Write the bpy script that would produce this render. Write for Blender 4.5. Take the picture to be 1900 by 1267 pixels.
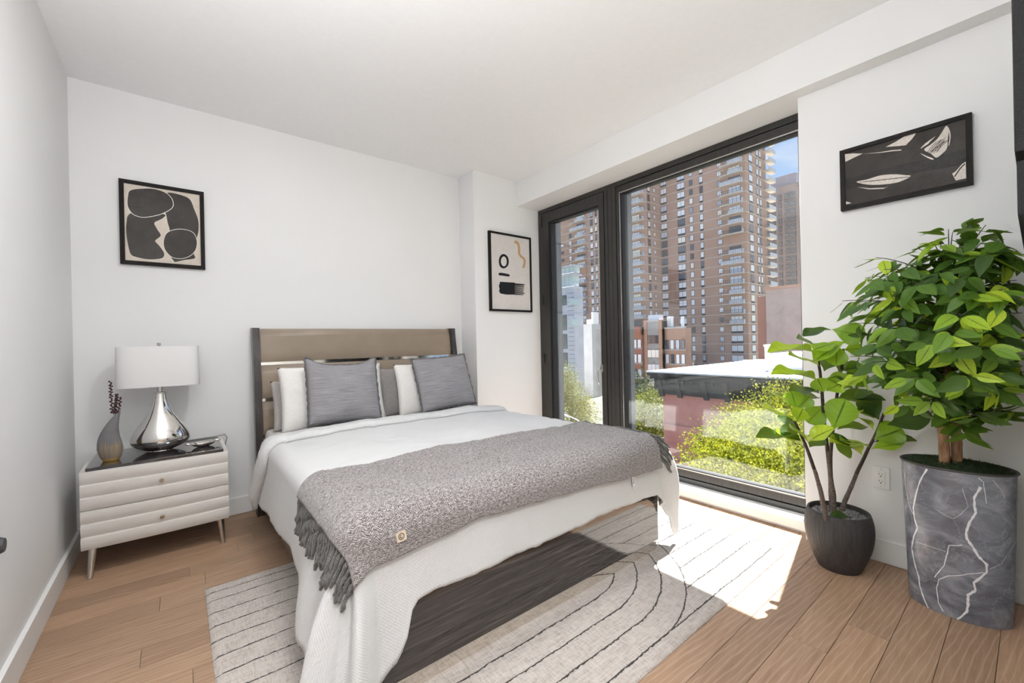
import bpy, bmesh, math, random
from mathutils import Vector, Matrix, noise
random.seed(7)
PI = math.pi
S = bpy.context.scene
for o in list(bpy.data.objects): bpy.data.objects.remove(o)
COL = S.collection

# ------------------------------------------------------------------ camera
CX, CY, FPX, CAMH = 950.0, 633.5, 779.4, 1.22
_yaw, _pit, _rol = math.radians(38.58), math.radians(-0.05), math.radians(-1.205)
FWD = Vector((math.sin(_yaw)*math.cos(_pit), math.cos(_yaw)*math.cos(_pit), math.sin(_pit)))
_r = Vector((math.cos(_yaw), -math.sin(_yaw), 0)); _u = _r.cross(FWD)
RGT = _r*math.cos(_rol) + _u*math.sin(_rol)
UPV = -_r*math.sin(_rol) + _u*math.cos(_rol)
EYE = Vector((0, 0, CAMH))
cam_d = bpy.data.cameras.new('camera'); cam = bpy.data.objects.new('camera', cam_d); COL.objects.link(cam)
cam_d.sensor_width = 36; cam_d.lens = FPX/1900*36; cam_d.clip_start = 0.02; cam_d.clip_end = 1200
m3 = Matrix((RGT, UPV, -FWD)).transposed()
cam.matrix_world = Matrix.Translation(EYE) @ m3.to_4x4()
S.camera = cam
def ray(x, y): return FWD + RGT*((x-CX)/FPX) - UPV*((y-CY)/FPX)
def on_x(x, y, v): d = ray(x, y); return EYE + d*(v/d.x)
def on_y(x, y, v): d = ray(x, y); return EYE + d*(v/d.y)
def on_z(x, y, v): d = ray(x, y); return EYE + d*((v-CAMH)/d.z)
def on_d(x, y, dep, xmax=None):
    d = ray(x, y)
    if xmax is not None and d.x*dep > xmax: dep = xmax/d.x
    return EYE + d*dep

# ------------------------------------------------------------------ world, sun, exposure
vs = S.view_settings
vs.view_transform = 'Standard'; vs.look = 'None'; vs.gamma = 1.0; vs.use_curve_mapping = False
vs.exposure = 0.74
W = bpy.data.worlds.new('sky'); S.world = W; W.use_nodes = True
nt = W.node_tree; nt.nodes.clear()
def wn(t): return nt.nodes.new(t)
out = wn('ShaderNodeOutputWorld'); bg = wn('ShaderNodeBackground'); bg.inputs['Strength'].default_value = 0.68
tc = wn('ShaderNodeTexCoord'); sep = wn('ShaderNodeSeparateXYZ'); nt.links.new(tc.outputs['Generated'], sep.inputs[0])
rp = wn('ShaderNodeValToRGB'); nt.links.new(sep.outputs['Z'], rp.inputs[0])
e = rp.color_ramp.elements
e[0].position = 0.0; e[0].color = (0.75, 0.82, 0.92, 1); e[1].position = 0.75; e[1].color = (0.16, 0.36, 0.85, 1)
n = e.new(0.28); n.color = (0.42, 0.62, 0.95, 1)
mp = wn('ShaderNodeMapping'); mp.inputs['Scale'].default_value = (1.2, 1.2, 5.0); nt.links.new(tc.outputs['Generated'], mp.inputs[0])
nz = wn('ShaderNodeTexNoise'); nz.inputs['Scale'].default_value = 3.2; nz.inputs['Detail'].default_value = 6; nt.links.new(mp.outputs[0], nz.inputs[0])
cr = wn('ShaderNodeValToRGB'); nt.links.new(nz.outputs[0], cr.inputs[0])
cr.color_ramp.elements[0].position = 0.50; cr.color_ramp.elements[0].color = (0, 0, 0, 1)
cr.color_ramp.elements[1].position = 0.75; cr.color_ramp.elements[1].color = (1, 1, 1, 1)
mx = wn('ShaderNodeMixRGB'); mx.inputs[2].default_value = (1.0, 1.0, 1.02, 1)
nt.links.new(cr.outputs[0], mx.inputs[0]); nt.links.new(rp.outputs[0], mx.inputs[1])
nt.links.new(mx.outputs[0], bg.inputs['Color']); nt.links.new(bg.outputs[0], out.inputs[0])

SUN_EL = math.radians(62.3)
sun_from = Vector((0.983*math.cos(SUN_EL), 0.183*math.cos(SUN_EL), math.sin(SUN_EL)))
sd = bpy.data.lights.new('sun', 'SUN'); sun = bpy.data.objects.new('sun', sd); COL.objects.link(sun)
sd.energy = 19.0; sd.angle = math.radians(0.55); sd.color = (1.0, 0.995, 0.985)
sun.rotation_euler = (-sun_from).to_track_quat('-Z', 'Y').to_euler(); sun.location = (20, 4, 40)

# ------------------------------------------------------------------ helpers
def mesh_obj(name, me, mat=None, parent=None):
    o = bpy.data.objects.new(name, me); COL.objects.link(o)
    if mat is not None:
        ms = mat if isinstance(mat, (list, tuple)) else [mat]
        if not me.materials:
            for m in ms: me.materials.append(m)
    if parent is not None: o.parent = parent
    return o
def tag(o, label=None, cat=None, group=None, kind=None):
    if label: o['label'] = label
    if cat: o['category'] = cat
    if group: o['group'] = group
    if kind: o['kind'] = kind
    return o
def thing(name, loc, label, cat, group=None, kind=None):
    o = bpy.data.objects.new(name, None); COL.objects.link(o); o.location = loc
    o.empty_display_size = 0.1
    return tag(o, label, cat, group, kind)
class MB:
    """mesh collector; coordinates are world coordinates, origin is subtracted on build"""
    def __init__(s): s.v = []; s.f = []; s.mi = []; s.cur = 0; s.uv = None
    def add(s, vs_, fs):
        b = len(s.v); s.v += [tuple(p) for p in vs_]
        for f in fs: s.f.append(tuple(b+i for i in f)); s.mi.append(s.cur)
        return b
    def box(s, x0, x1, y0, y1, z0, z1, ch=0.0):
        if ch <= 0:
            P = [(x0,y0,z0),(x1,y0,z0),(x1,y1,z0),(x0,y1,z0),(x0,y0,z1),(x1,y0,z1),(x1,y1,z1),(x0,y1,z1)]
            s.add(P, [(0,3,2,1),(4,5,6,7),(0,1,5,4),(1,2,6,5),(2,3,7,6),(3,0,4,7)]); return
        bm = bmesh.new(); bmesh.ops.create_cube(bm, size=1)
        for v in bm.verts: v.co = Vector(((x0+x1)/2+v.co.x*(x1-x0), (y0+y1)/2+v.co.y*(y1-y0), (z0+z1)/2+v.co.z*(z1-z0)))
        bmesh.ops.bevel(bm, geom=list(bm.edges), offset=ch, segments=2, affect='EDGES', profile=0.6)
        s.bm(bm)
    def bm(s, bm):
        bm.verts.ensure_lookup_table()
        s.add([v.co[:] for v in bm.verts], [[v.index for v in f.verts] for f in bm.faces]); bm.free()
    def tube(s, pts, rad, n=8, cap=True):
        pts = [Vector(p) for p in pts]
        rads = rad if isinstance(rad, (list, tuple)) else [rad]*len(pts)
        rings = []; up = Vector((0, 0, 1))
        t0 = (pts[1]-pts[0]).normalized()
        a = t0.cross(up)
        if a.length < 1e-3: a = t0.cross(Vector((1, 0, 0)))
        a.normalize()
        for i, p in enumerate(pts):
            t = (pts[min(i+1, len(pts)-1)]-pts[max(i-1, 0)]).normalized()
            a = (a - t*a.dot(t)); a.normalize(); b = t.cross(a)
            rings.append([p+(a*math.cos(2*PI*k/n)+b*math.sin(2*PI*k/n))*rads[i] for k in range(n)])
        V = [q for r_ in rings for q in r_]; Fc = []
        for i in range(len(pts)-1):
            for k in range(n):
                k2 = (k+1) % n; Fc.append((i*n+k, i*n+k2, (i+1)*n+k2, (i+1)*n+k))
        if cap:
            Fc.append(tuple(reversed(range(n)))); Fc.append(tuple(range((len(pts)-1)*n, len(pts)*n)))
        s.add(V, Fc)
    def lathe(s, prof, c, n=32, sx=1.0, sy=1.0, rot=0.0, power=2.0):
        """prof: (radius, z) list; superellipse section"""
        V = []; Fc = []
        for (rr, z) in prof:
            for k in range(n):
                a = 2*PI*k/n; ca, sa = math.cos(a), math.sin(a)
                q = (abs(ca)**power+abs(sa)**power)**(-1/power)
                x, y = rr*sx*ca*q, rr*sy*sa*q
                V.append((c[0]+x*math.cos(rot)-y*math.sin(rot), c[1]+x*math.sin(rot)+y*math.cos(rot), c[2]+z))
        m = len(prof)
        for i in range(m-1):
            for k in range(n):
                k2 = (k+1) % n; Fc.append((i*n+k, i*n+k2, (i+1)*n+k2, (i+1)*n+k))
        if prof[0][0] > 1e-5: Fc.append(tuple(reversed(range(n))))
        if prof[-1][0] > 1e-5: Fc.append(tuple(range((m-1)*n, m*n)))
        s.add(V, Fc)
    def grid(s, P, nu, nv, closed_u=False):
        Fc = []
        for i in range(nu-1 if not closed_u else nu):
            for j in range(nv-1):
                i2 = (i+1) % nu
                Fc.append((i*nv+j, i2*nv+j, i2*nv+j+1, i*nv+j+1))
        s.add(P, Fc)
    def build(s, name, mat, parent=None, smooth=False, origin=None, angle=None):
        o3 = Vector(origin) if origin is not None else (parent_world(parent) if parent is not None else Vector((0, 0, 0)))
        me = bpy.data.meshes.new(name)
        me.from_pydata([(p[0]-o3.x, p[1]-o3.y, p[2]-o3.z) for p in s.v], [], s.f)
        o = mesh_obj(name, me, mat)
        if s.mi and max(s.mi) > 0: me.polygons.foreach_set('material_index', s.mi)
        if s.uv:
            ul = me.uv_layers.new(name='UVMap')
            for l in me.loops: ul.data[l.index].uv = s.uv[l.vertex_index]
        if smooth: me.polygons.foreach_set('use_smooth', [True]*len(me.polygons))
        if smooth and angle: me.set_sharp_from_angle(angle=math.radians(angle))
        me.update()
        if parent is not None:
            o.parent = parent; o.location = o3 - parent_world(parent)
        else: o.location = o3
        return o
def parent_world(p):
    l = Vector((0, 0, 0))
    while p is not None: l += p.location; p = p.parent
    return l
def subsurf(o, lv=1):
    m = o.modifiers.new('sub', 'SUBSURF'); m.levels = lv; m.render_levels = lv
def solid(o, t, off=-1):
    m = o.modifiers.new('solid', 'SOLIDIFY'); m.thickness = t; m.offset = off
def sstep(a, b, x):
    t = max(0.0, min(1.0, (x-a)/(b-a))); return t*t*(3-2*t)
def interp(x, tab):
    if x <= tab[0][0]: return tab[0][1]
    for (a, va), (b, vb) in zip(tab, tab[1:]):
        if x <= b: t = (x-a)/(b-a); t = t*t*(3-2*t); return va+(vb-va)*t
    return tab[-1][1]
def N3(x, y, z=0.0): return noise.noise(Vector((x, y, z)))

# ------------------------------------------------------------------ materials
class M:
    def __init__(s, name):
        s.m = bpy.data.materials.new(name); s.m.use_nodes = True; s.t = s.m.node_tree
        s.b = s.t.nodes['Principled BSDF']; s.o = s.t.nodes['Material Output']
    def n(s, t, **kw):
        q = s.t.nodes.new(t)
        for k, v in kw.items():
            if k in q.inputs.keys(): q.inputs[k].default_value = v
            else: setattr(q, k, v)
        return q
    def l(s, a, b): s.t.links.new(a, b)
    def set(s, col=None, rough=None, metal=None, spec=None, coat=None, sheen=None):
        b = s.b.inputs
        if col is not None: b['Base Color'].default_value = (*col, 1)
        if rough is not None: b['Roughness'].default_value = rough
        if metal is not None: b['Metallic'].default_value = metal
        if spec is not None: b['Specular IOR Level'].default_value = spec
        if coat is not None: b['Coat Weight'].default_value = coat; b['Coat Roughness'].default_value = 0.03
        if sheen is not None: b['Sheen Weight'].default_value = sheen
        return s
    def coord(s, kind='Object', scale=(1, 1, 1), rot=(0, 0, 0)):
        c = s.n('ShaderNodeTexCoord'); m = s.n('ShaderNodeMapping'); m.inputs['Scale'].default_value = scale; m.inputs['Rotation'].default_value = rot
        s.l(c.outputs[kind], m.inputs[0]); return m.outputs[0]
    def noise(s, vec, scale=5, detail=4, rough=.5, dist=0):
        q = s.n('ShaderNodeTexNoise'); q.inputs['Scale'].default_value = scale; q.inputs['Detail'].default_value = detail
        q.inputs['Roughness'].default_value = rough; q.inputs['Distortion'].default_value = dist
        s.l(vec, q.inputs['Vector']); return q.outputs[0]
    def ramp(s, fac, stops):
        q = s.n('ShaderNodeValToRGB'); s.l(fac, q.inputs[0]); el = q.color_ramp.elements
        while len(el) < len(stops): el.new(0.5)
        for e_, (p, c) in zip(el, stops): e_.position = p; e_.color = (*c, 1) if len(c) == 3 else c
        return q.outputs[0]
    def math(s, op, a, b=None, c=None):
        q = s.n('ShaderNodeMath', operation=op)
        for i, v in enumerate((a, b, c)):
            if v is None: continue
            if isinstance(v, (int, float)): q.inputs[i].default_value = v
            else: s.l(v, q.inputs[i])
        return q.outputs[0]
    def mix(s, fac, a, b, mode='MIX'):
        q = s.n('ShaderNodeMixRGB', blend_type=mode)
        for i, v in enumerate((fac, a, b)):
            if isinstance(v, (int, float)): q.inputs[i].default_value = v
            elif isinstance(v, tuple): q.inputs[i].default_value = (*v, 1)
            else: s.l(v, q.inputs[i])
        return q.outputs[0]
    def bump(s, h, strength=.3, dist=.01):
        q = s.n('ShaderNodeBump'); q.inputs['Strength'].default_value = strength; q.inputs['Distance'].default_value = dist
        s.l(h, q.inputs['Height']); s.l(q.outputs[0], s.b.inputs['Normal']); return s
    def col(s, c): s.l(c, s.b.inputs['Base Color']); return s
    def rnd(s): return s.n('ShaderNodeObjectInfo').outputs['Random']
def simple(name, col, rough=.5, metal=0, var=0.06, sc=30, **kw):
    m = M(name).set(col, rough, metal, **kw)
    v = m.noise(m.coord(), sc, 3)
    a = tuple(max(0, c*(1-var)) for c in col); b = tuple(min(1, c*(1+var)) for c in col)
    m.col(m.ramp(v, [(.3, a), (.7, b)])); return m.m

paint = M('wall_paint').set((.80, .79, .775), .75)
v_ = paint.noise(paint.coord(), 260, 2); paint.bump(v_, .05, .002)
paint.col(paint.ramp(paint.noise(paint.coord(), 1.5, 2), [(.3, (.78, .78, .775)), (.7, (.80, .80, .795))])); PAINT = paint.m
CEIL = simple('ceiling_paint', (.90, .905, .91), .8, var=.01)
TRIM = simple('trim_paint', (.80, .80, .79), .4, var=.01)
SILLM = simple('sill_paint', (.86, .86, .85), .45, var=.01)

pk = M('oak_plank').set(rough=.5, spec=.35)
c = pk.n('ShaderNodeTexCoord'); rn = pk.rnd()
ad = pk.n('ShaderNodeVectorMath', operation='ADD'); cmb = pk.n('ShaderNodeCombineXYZ')
pk.l(pk.math('MULTIPLY', rn, 37.0), cmb.inputs[0]); pk.l(pk.math('MULTIPLY', rn, 11.0), cmb.inputs[1])
pk.l(c.outputs['Object'], ad.inputs[0]); pk.l(cmb.outputs[0], ad.inputs[1])
def pmap(sc):
    m = pk.n('ShaderNodeMapping'); m.inputs['Scale'].default_value = sc; pk.l(ad.outputs[0], m.inputs[0]); return m.outputs[0]
gr = pk.noise(pmap((1.3, 16, 1)), 3.0, 6, .6, 1.2)
fine = pk.noise(pmap((4, 150, 1)), 4.0, 3, .5)
cath = pk.n('ShaderNodeTexWave', wave_type='RINGS', rings_direction='Z'); cath.inputs['Scale'].default_value = 5.0; cath.inputs['Distortion'].default_value = 5.0; cath.inputs['Detail'].default_value = 2
pk.l(pmap((.5, 3.2, 1)), cath.inputs['Vector'])
base = pk.ramp(gr, [(.25, (.30, .187, .115)), (.5, (.37, .235, .150)), (.78, (.45, .305, .208))])
tint = pk.ramp(rn, [(0, (.82, .80, .79)), (.5, (1, 1, 1)), (1, (1.1, 1.07, 1.03))])
b1 = pk.mix(1.0, base, tint, 'MULTIPLY')
b2 = pk.mix(pk.ramp(cath.outputs[0], [(.80, (0, 0, 0)), (1, (.30, .30, .30))]), b1, (.58, .45, .345))
b3 = pk.mix(pk.ramp(fine, [(.6, (0, 0, 0)), (.75, (.14, .14, .14))]), b2, (.52, .40, .30))
pk.col(b3); pk.bump(fine, .05, .001); PLANK = pk.m
SUBF = simple('subfloor', (.05, .035, .025), .9)

ALU = M('black_aluminium').set((.045, .044, .042), .38, .5)
gv = ALU.noise(ALU.coord(scale=(1, 1, .03)), 120, 2); ALU.bump(gv, .04, .001)
ALU.col(ALU.ramp(gv, [(.3, (.040, .039, .037)), (.7, (.058, .056, .053))])); ALU = ALU.m
ALUD = simple('frame_gasket', (.008, .008, .009), .6)
STEEL = simple('brushed_steel', (.62, .60, .57), .28, 1.0)
CHROME = simple('polished_metal', (.80, .76, .70), .06, 1.0, var=.01)
SILVER = simple('smoked_mirror_glass', (.74, .72, .70), .03, 1.0, var=.02)
EXTP = simple('exterior_panel', (.16, .16, .165), .5)
def glass_mat(name, k=1.0, tint=(1, 1, 1)):
    m = M(name); t = m.t; t.nodes.remove(m.b)
    tr = m.n('ShaderNodeBsdfTransparent'); tr.inputs[0].default_value = (*tint, 1)
    gl = m.n('ShaderNodeBsdfGlossy'); gl.inputs['Roughness'].default_value = 0.0; gl.inputs[0].default_value = (1, 1, 1, 1)
    lw = m.n('ShaderNodeLayerWeight'); lw.inputs['Blend'].default_value = .5
    f5 = m.math('POWER', lw.outputs['Facing'], 5.0)
    ms = m.n('ShaderNodeMixShader'); m.l(m.math('MINIMUM', m.math('MULTIPLY', m.math('ADD', .043, m.math('MULTIPLY', f5, .957)), k), 1.0), ms.inputs[0])
    m.l(tr.outputs[0], ms.inputs[1]); m.l(gl.outputs[0], ms.inputs[2]); m.l(ms.outputs[0], m.o.inputs[0]); return m.m
GLASS = glass_mat('window_glass', 1.0, (.985, .99, .985))
PGLASS = glass_mat('picture_glass', 0.07)

dw = M('glossy_dark_wood').set(rough=.06, spec=.5, coat=.35)
g = dw.noise(dw.coord(scale=(1.1, 1.1, 26)), 2.5, 6, .6, .6)
dw.col(dw.ramp(g, [(.28, (.012, .009, .008)), (.52, (.042, .034, .031)), (.76, (.13, .108, .098))])); DWOOD = dw.m
dv = M('dark_post_wood').set(rough=.25, spec=.5)
g = dv.noise(dv.coord(scale=(18, 18, 1.2)), 3, 6, .6, .6)
dv.col(dv.ramp(g, [(.25, (.02, .017, .015)), (.55, (.05, .043, .04)), (.8, (.11, .095, .085))])); DPOST = dv.m
dt = M('dark_marbled_top').set(rough=.07, spec=.6, coat=.6)
g = dt.noise(dt.coord(scale=(2.5, 22, 1)), 3, 6, .6, .8)
dt.col(dt.ramp(g, [(.3, (.016, .014, .015)), (.6, (.045, .04, .042)), (.85, (.12, .11, .11))])); DTOP = dt.m
lea = M('taupe_leather').set((.30, .235, .175), .38, spec=.4)
g = lea.noise(lea.coord(), 380, 3); lea.bump(g, .12, .002)
lea.col(lea.ramp(lea.noise(lea.coord(), 6, 3), [(.3, (.275, .215, .16)), (.7, (.31, .245, .185))])); LEATHER = lea.m
lac = M('pearl_lacquer').set((.66, .63, .59), .28, spec=.5)
g = lac.noise(lac.coord(scale=(2, 2, 40)), 6, 4)
lac.col(lac.ramp(g, [(.3, (.63, .60, .56)), (.7, (.70, .67, .63))])); LACQ = lac.m

def fabric(name, c0, c1, uvscale, waffle=None, rough=.9, lines=None, bump=.3, sheen=.15):
    m = M(name).set(rough=rough, spec=.2, sheen=sheen)
    vec = m.coord('UV')
    nz_ = m.noise(vec, uvscale, 3, .6)
    if waffle:
        sx = m.n('ShaderNodeSeparateXYZ'); m.l(vec, sx.inputs[0])
        a = m.math('SINE', m.math('MULTIPLY', sx.outputs[0], 2*PI/waffle)); b = m.math('SINE', m.math('MULTIPLY', sx.outputs[1], 2*PI/waffle))
        h = m.math('ADD', m.math('MULTIPLY', a, b), m.math('MULTIPLY', nz_, .6)); m.bump(h, bump, .002)
        m.col(m.ramp(nz_, [(.3, c0), (.7, c1)]))
    elif lines:
        mp2 = m.coord('UV', scale=(lines[0], lines[1], 1)); ln = m.noise(mp2, 1.0, 5, .65)
        f2 = m.mix(.5, nz_, ln); m.col(m.ramp(f2, [(.38, c0), (.62, c1)])); m.bump(ln, bump, .002)
    else:
        m.col(m.ramp(nz_, [(.3, c0), (.7, c1)])); m.bump(nz_, bump, .002)
    return m.m
WHITE = fabric('white_waffle_cotton', (.62, .62, .62), (.68, .68, .678), 500, waffle=.011, bump=.5)
WPIL = fabric('white_pillow_cotton', (.74, .72, .69), (.80, .78, .755), 60, bump=.15)
SHEET = fabric('pale_grey_sheet', (.60, .585, .57), (.66, .645, .63), 200, bump=.1)
GPIL = fabric('grey_pillow_cotton', (.27, .25, .24), (.33, .31, .30), 60, bump=.15)
GPILL = fabric('light_grey_pillow_cotton', (.40, .375, .36), (.47, .44, .42), 60, bump=.15)
CUSH = fabric('grey_slub_linen', (.15, .145, .155), (.39, .375, .39), 240, lines=(6, 210), bump=.35)
CUSHE = fabric('grey_cushion_edge', (.07, .068, .07), (.20, .19, .195), 200, bump=.4)
th = M('herringbone_wool').set(rough=.95, spec=.1, sheen=.3)
vec = th.coord('UV'); sx = th.n('ShaderNodeSeparateXYZ'); th.l(vec, sx.inputs[0])
wob = th.noise(vec, 14, 3); u_ = th.math('ADD', sx.outputs[0], th.math('MULTIPLY', wob, .02))
zig = th.math('ABSOLUTE', th.math('SUBTRACT', th.math('FRACT', th.math('MULTIPLY', u_, 1/.034)), .5))
st = th.math('SINE', th.math('MULTIPLY', th.math('ADD', sx.outputs[1], th.math('MULTIPLY', zig, .028)), 2*PI/.0062))
fz = th.noise(vec, 210, 4, .75); fz2 = th.noise(th.coord('UV', scale=(1, 2.5, 1)), 70, 4, .75)
hh = th.math('ADD', th.math('MULTIPLY', st, .06), th.math('ADD', th.math('MULTIPLY', fz, .5), th.math('MULTIPLY', fz2, .5)))
th.col(th.ramp(hh, [(.38, (.06, .052, .048)), (.50, (.23, .205, .20)), (.61, (.56, .52, .51))]))
th.bump(hh, .9, .006); THROW = th.m
fg = M('fringe_wool').set(rough=.95, spec=.1, sheen=.3)
g = fg.noise(fg.coord(), 350, 3); fg.col(fg.ramp(g, [(.3, (.05, .047, .044)), (.7, (.22, .21, .20))])); fg.bump(g, .8, .004); FRINGE = fg.m
FRINGED = simple('dark_fringe_wool', (.035, .033, .036), .95, var=.5, sc=300)

rg = M('ivory_rug').set(rough=.95, spec=.1, sheen=.2)
cc = rg.n('ShaderNodeTexCoord'); sx = rg.n('ShaderNodeSeparateXYZ'); rg.l(cc.outputs['Object'], sx.inputs[0])
wb = rg.noise(cc.outputs['Object'], 9, 3); wb2 = rg.noise(cc.outputs['Object'], 60, 2)
wob = rg.math('ADD', rg.math('MULTIPLY', rg.math('SUBTRACT', wb, .5), .014), rg.math('MULTIPLY', rg.math('SUBTRACT', wb2, .5), .012))
X_, Y_ = sx.outputs[0], sx.outputs[1]           # object origin is at the arch centre (1.5, 1.713)
rad = rg.math('SQRT', rg.math('ADD', rg.math('POWER', rg.math('MAXIMUM', X_, 0.0), 2.0), rg.math('POWER', Y_, 2.0)))
inside = rg.math('LESS_THAN', rad, .758)
def near_line(q, off, sp):
    t_ = rg.math('DIVIDE', rg.math('ADD', rg.math('SUBTRACT', q, off), wob), sp)
    d_ = rg.math('ABSOLUTE', rg.math('SUBTRACT', t_, rg.math('ROUND', t_)))
    return rg.math('MULTIPLY', d_, sp)
da = near_line(rad, .753, .1135); db = near_line(Y_, -.753, .1135)
dd = rg.n('ShaderNodeMix'); dd.data_type = 'FLOAT'; rg.l(inside, dd.inputs[0]); rg.l(db, dd.inputs[2]); rg.l(da, dd.inputs[3])
line = rg.math('LESS_THAN', rg.math('ADD', dd.outputs[0], rg.math('MULTIPLY', rg.math('SUBTRACT', wb2, .5), .006)), .0032)
mott = rg.noise(rg.coord('Object', scale=(1, 6, 1)), 18, 5, .65); mott2 = rg.noise(rg.coord('Object', scale=(7, 1, 1)), 30, 4, .6)
bc = rg.ramp(rg.mix(.5, mott, mott2), [(.34, (.34, .29, .255)), (.5, (.53, .475, .43)), (.66, (.62, .57, .525))])
rg.col(rg.mix(line, bc, (.05, .042, .038)))
pile = rg.noise(cc.outputs['Object'], 420, 2)
rg.bump(rg.math('SUBTRACT', pile, rg.math('MULTIPLY', line, 1.2)), .6, .005); RUG = rg.m

# ------------------------------------------------------------------ the room
XL, XR, YB, YF, ZC = -0.495, 2.925, 3.668, -0.02, 2.887
XP, YP = 2.272, 3.401                       # pilaster corner
XB, ZB = 2.820, 2.634                       # beam
XW = 3.114                                  # inner face of the window frame
YJ = 0.880                                  # right jamb of the window
def st(name, mb, mat, label=None, parent=None, **kw):
    o = mb.build(name, mat, parent, **kw)
    if parent is None: o['kind'] = 'structure'
    if label: o['label'] = label
    return o
m = MB(); m.box(-1.2, 3.24, -1.7, 3.80, -.30, -.014); floor = st('floor', m, SUBF, 'oak plank floor of the bedroom')
rng = random.Random(3)
for k in range(-13, 27):
    y0, y1 = .110+k*.1365, .110+(k+1)*.1365
    y1 = min(y1, YB)
    if y0 >= YB: break
    xs = [-.60]; x = -.60+rng.uniform(.4, 1.9)
    if k == 2: x = .55
    while x < 2.75:
        xs.append(x); x += rng.uniform(1.3, 2.0)
        if k == 2 and abs(x-2.187) < .9: x = 2.187
    xs.append(3.02)
    for a, b in zip(xs, xs[1:]):
        m = MB(); m.box(a+.0006, b-.0006, y0+.0008, y1-.0008, -.014, 0, .0012)
        m.build('plank', PLANK, floor, origin=((a+b)/2, (y0+y1)/2, 0))
m = MB(); m.box(-1.2, 3.30, -1.7, 3.80, ZC, ZC+.2); st('ceiling', m, CEIL, 'smooth white ceiling')
m = MB(); m.box(-.65, XL, YF-.12, 3.80, -.014, ZC); st('wall_left', m, PAINT, 'white wall at the left beside the nightstand')
m = MB(); m.box(XL, XP, YB, 3.80, -.014, ZC); st('wall_back', m, PAINT, 'white wall behind the bed headboard')
m = MB(); m.box(XP, 3.24, YP, 3.80, -.014, ZC); st('wall_pilaster', m, PAINT, 'white projecting pilaster between headboard and balcony door')
m = MB(); m.box(XB, 3.24, YF, YP, ZB, ZC); st('trim_1', m, PAINT, 'white ceiling beam running above the window')
m = MB(); m.box(XR, 3.24, YF, YJ, -.014, ZB); st('wall_right', m, PAINT, 'white wall right of the window behind the plants')
m = MB(); m.box(.78, 3.24, YF-.12, YF, -.014, ZC); m.box(XL, .78, YF-.12, YF, 2.15, ZC); st('wall_front', m, PAINT, 'white wall with doorway facing the bed')
m = MB(); m.box(-1.2, -1.1, -1.7, YF-.12, -.014, ZC); m.box(1.7, 1.8, -1.7, YF-.12, -.014, ZC); m.box(-1.1, 1.7, -1.7, -1.6, -.014, ZC); m.box(-1.1, -.65, -.2, YF-.12, -.014, ZC)
st('wall_hall', m, PAINT, 'white hallway walls behind the doorway')
def bboard(name, x0, x1, y0, y1, axis, label):
    m = MB(); H_ = .122
    m.box(x0, x1, y0, y1, .002, H_, .002); st(name, m, TRIM, label)
bboard('baseboard_left', XL, XL+.018, .0, YB-.016, 'y', 'white baseboard along the left wall')
bboard('baseboard_back', XL, XP, YB-.014, YB, 'x', 'white baseboard behind nightstand and bed')
bboard('baseboard_pilaster', XP-.014, XP, YP, YB-.016, 'y', 'white baseboard on pilaster side')
bboard('baseboard_right', XR-.014, XR, YF+.06, YJ, 'y', 'white baseboard behind the two plant pots')
m = MB(); m.box(2.986, 3.24, YJ, YP, .012, .074, .006); m.box(3.0, 3.24, YJ, YP, -.014, .012); st('trim_2', m, SILLM, 'white curb under the window')

# window: fixed pane on the right, glazed balcony door on the left
win = thing('window_1', (XW, 1.6, .074), 'large fixed window pane in black aluminium frame', None, None, 'structure')
def part(name, boxes, mat, parent, ch=.0015, **kw):
    m = MB()
    for b in boxes: m.box(*b, ch)
    return m.build(name, mat, parent, **kw)
XO = 3.235
part('frame_head', [(XW, XO, YJ, YP, 2.592, 2.634)], ALU, win)
part('frame_jamb', [(XW, XO, 3.366, YP, .074, 2.592)], ALU, win)
part('frame_jamb', [(XW, XO, YJ, YJ+.03, .074, 2.592)], ALU, win)
part('frame_sill', [(XW, XO, YJ+.03, 3.366, .074, .113)], ALU, win)
part('mullion', [(XW-.001, XO, 2.459, 2.493, .113, 2.592), (XW, XO, 2.413, 2.456, .113, 2.592), (XW-.001, XO, 2.366, 2.410, .113, 2.592)], ALU, win)
part('fixed_sash', [(XW+.004, 3.20, YJ+.03, 2.362, 2.535, 2.586), (XW+.004, 3.20, YJ+.03, 2.362, .120, .172),
                    (XW+.004, 3.20, 2.335, 2.362, .172, 2.535), (XW+.004, 3.20, YJ+.03, YJ+.055, .172, 2.535)], ALU, win)
part('glazing_bead', [(XW+.010, 3.19, YJ+.055, 2.335, 2.526, 2.535), (XW+.010, 3.19, YJ+.055, 2.335, .172, .181), (XW+.010, 3.19, 2.326, 2.335, .172, 2.535), (XW+.010, 3.19, YJ+.055, YJ+.062, .172, 2.535)], STEEL, win, .0005)
part('gasket', [(XW+.016, 3.19, YJ+.06, 2.326, 2.516, 2.526), (XW+.016, 3.19, YJ+.06, 2.326, .181, .187), (XW+.016, 3.19, 2.308, 2.326, .181, 2.526), (XW+.016, 3.19, YJ+.06, YJ+.066, .181, 2.526),
               (XW+.02, XO, YJ+.03, 2.362, 2.584, 2.594), (XW+.02, XO, YJ+.03, 3.366, .112, .122), (XW+.02, XO, 2.492, 2.499, .11, 2.59), (XW+.02, XO, 2.35, 2.367, .11, 2.59)], ALUD, win, 0)
for gx in (3.150, 3.168):
    part('pane', [(gx, gx+.001, YJ+.062, 2.312, .183, 2.52)], GLASS, win, 0)
door = thing('door_1', (XW, 2.93, .12), 'narrow glazed balcony door in black aluminium with lever handle', None, None, 'structure')
D0, D1 = 2.499, 3.360                        # leaf
part('stile', [(XW-.006, 3.19, D0, 2.556, .122, 2.584)], ALU, door)
part('stile', [(XW-.006, 3.19, 3.236, D1, .122, 2.584)], ALU, door)
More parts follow.
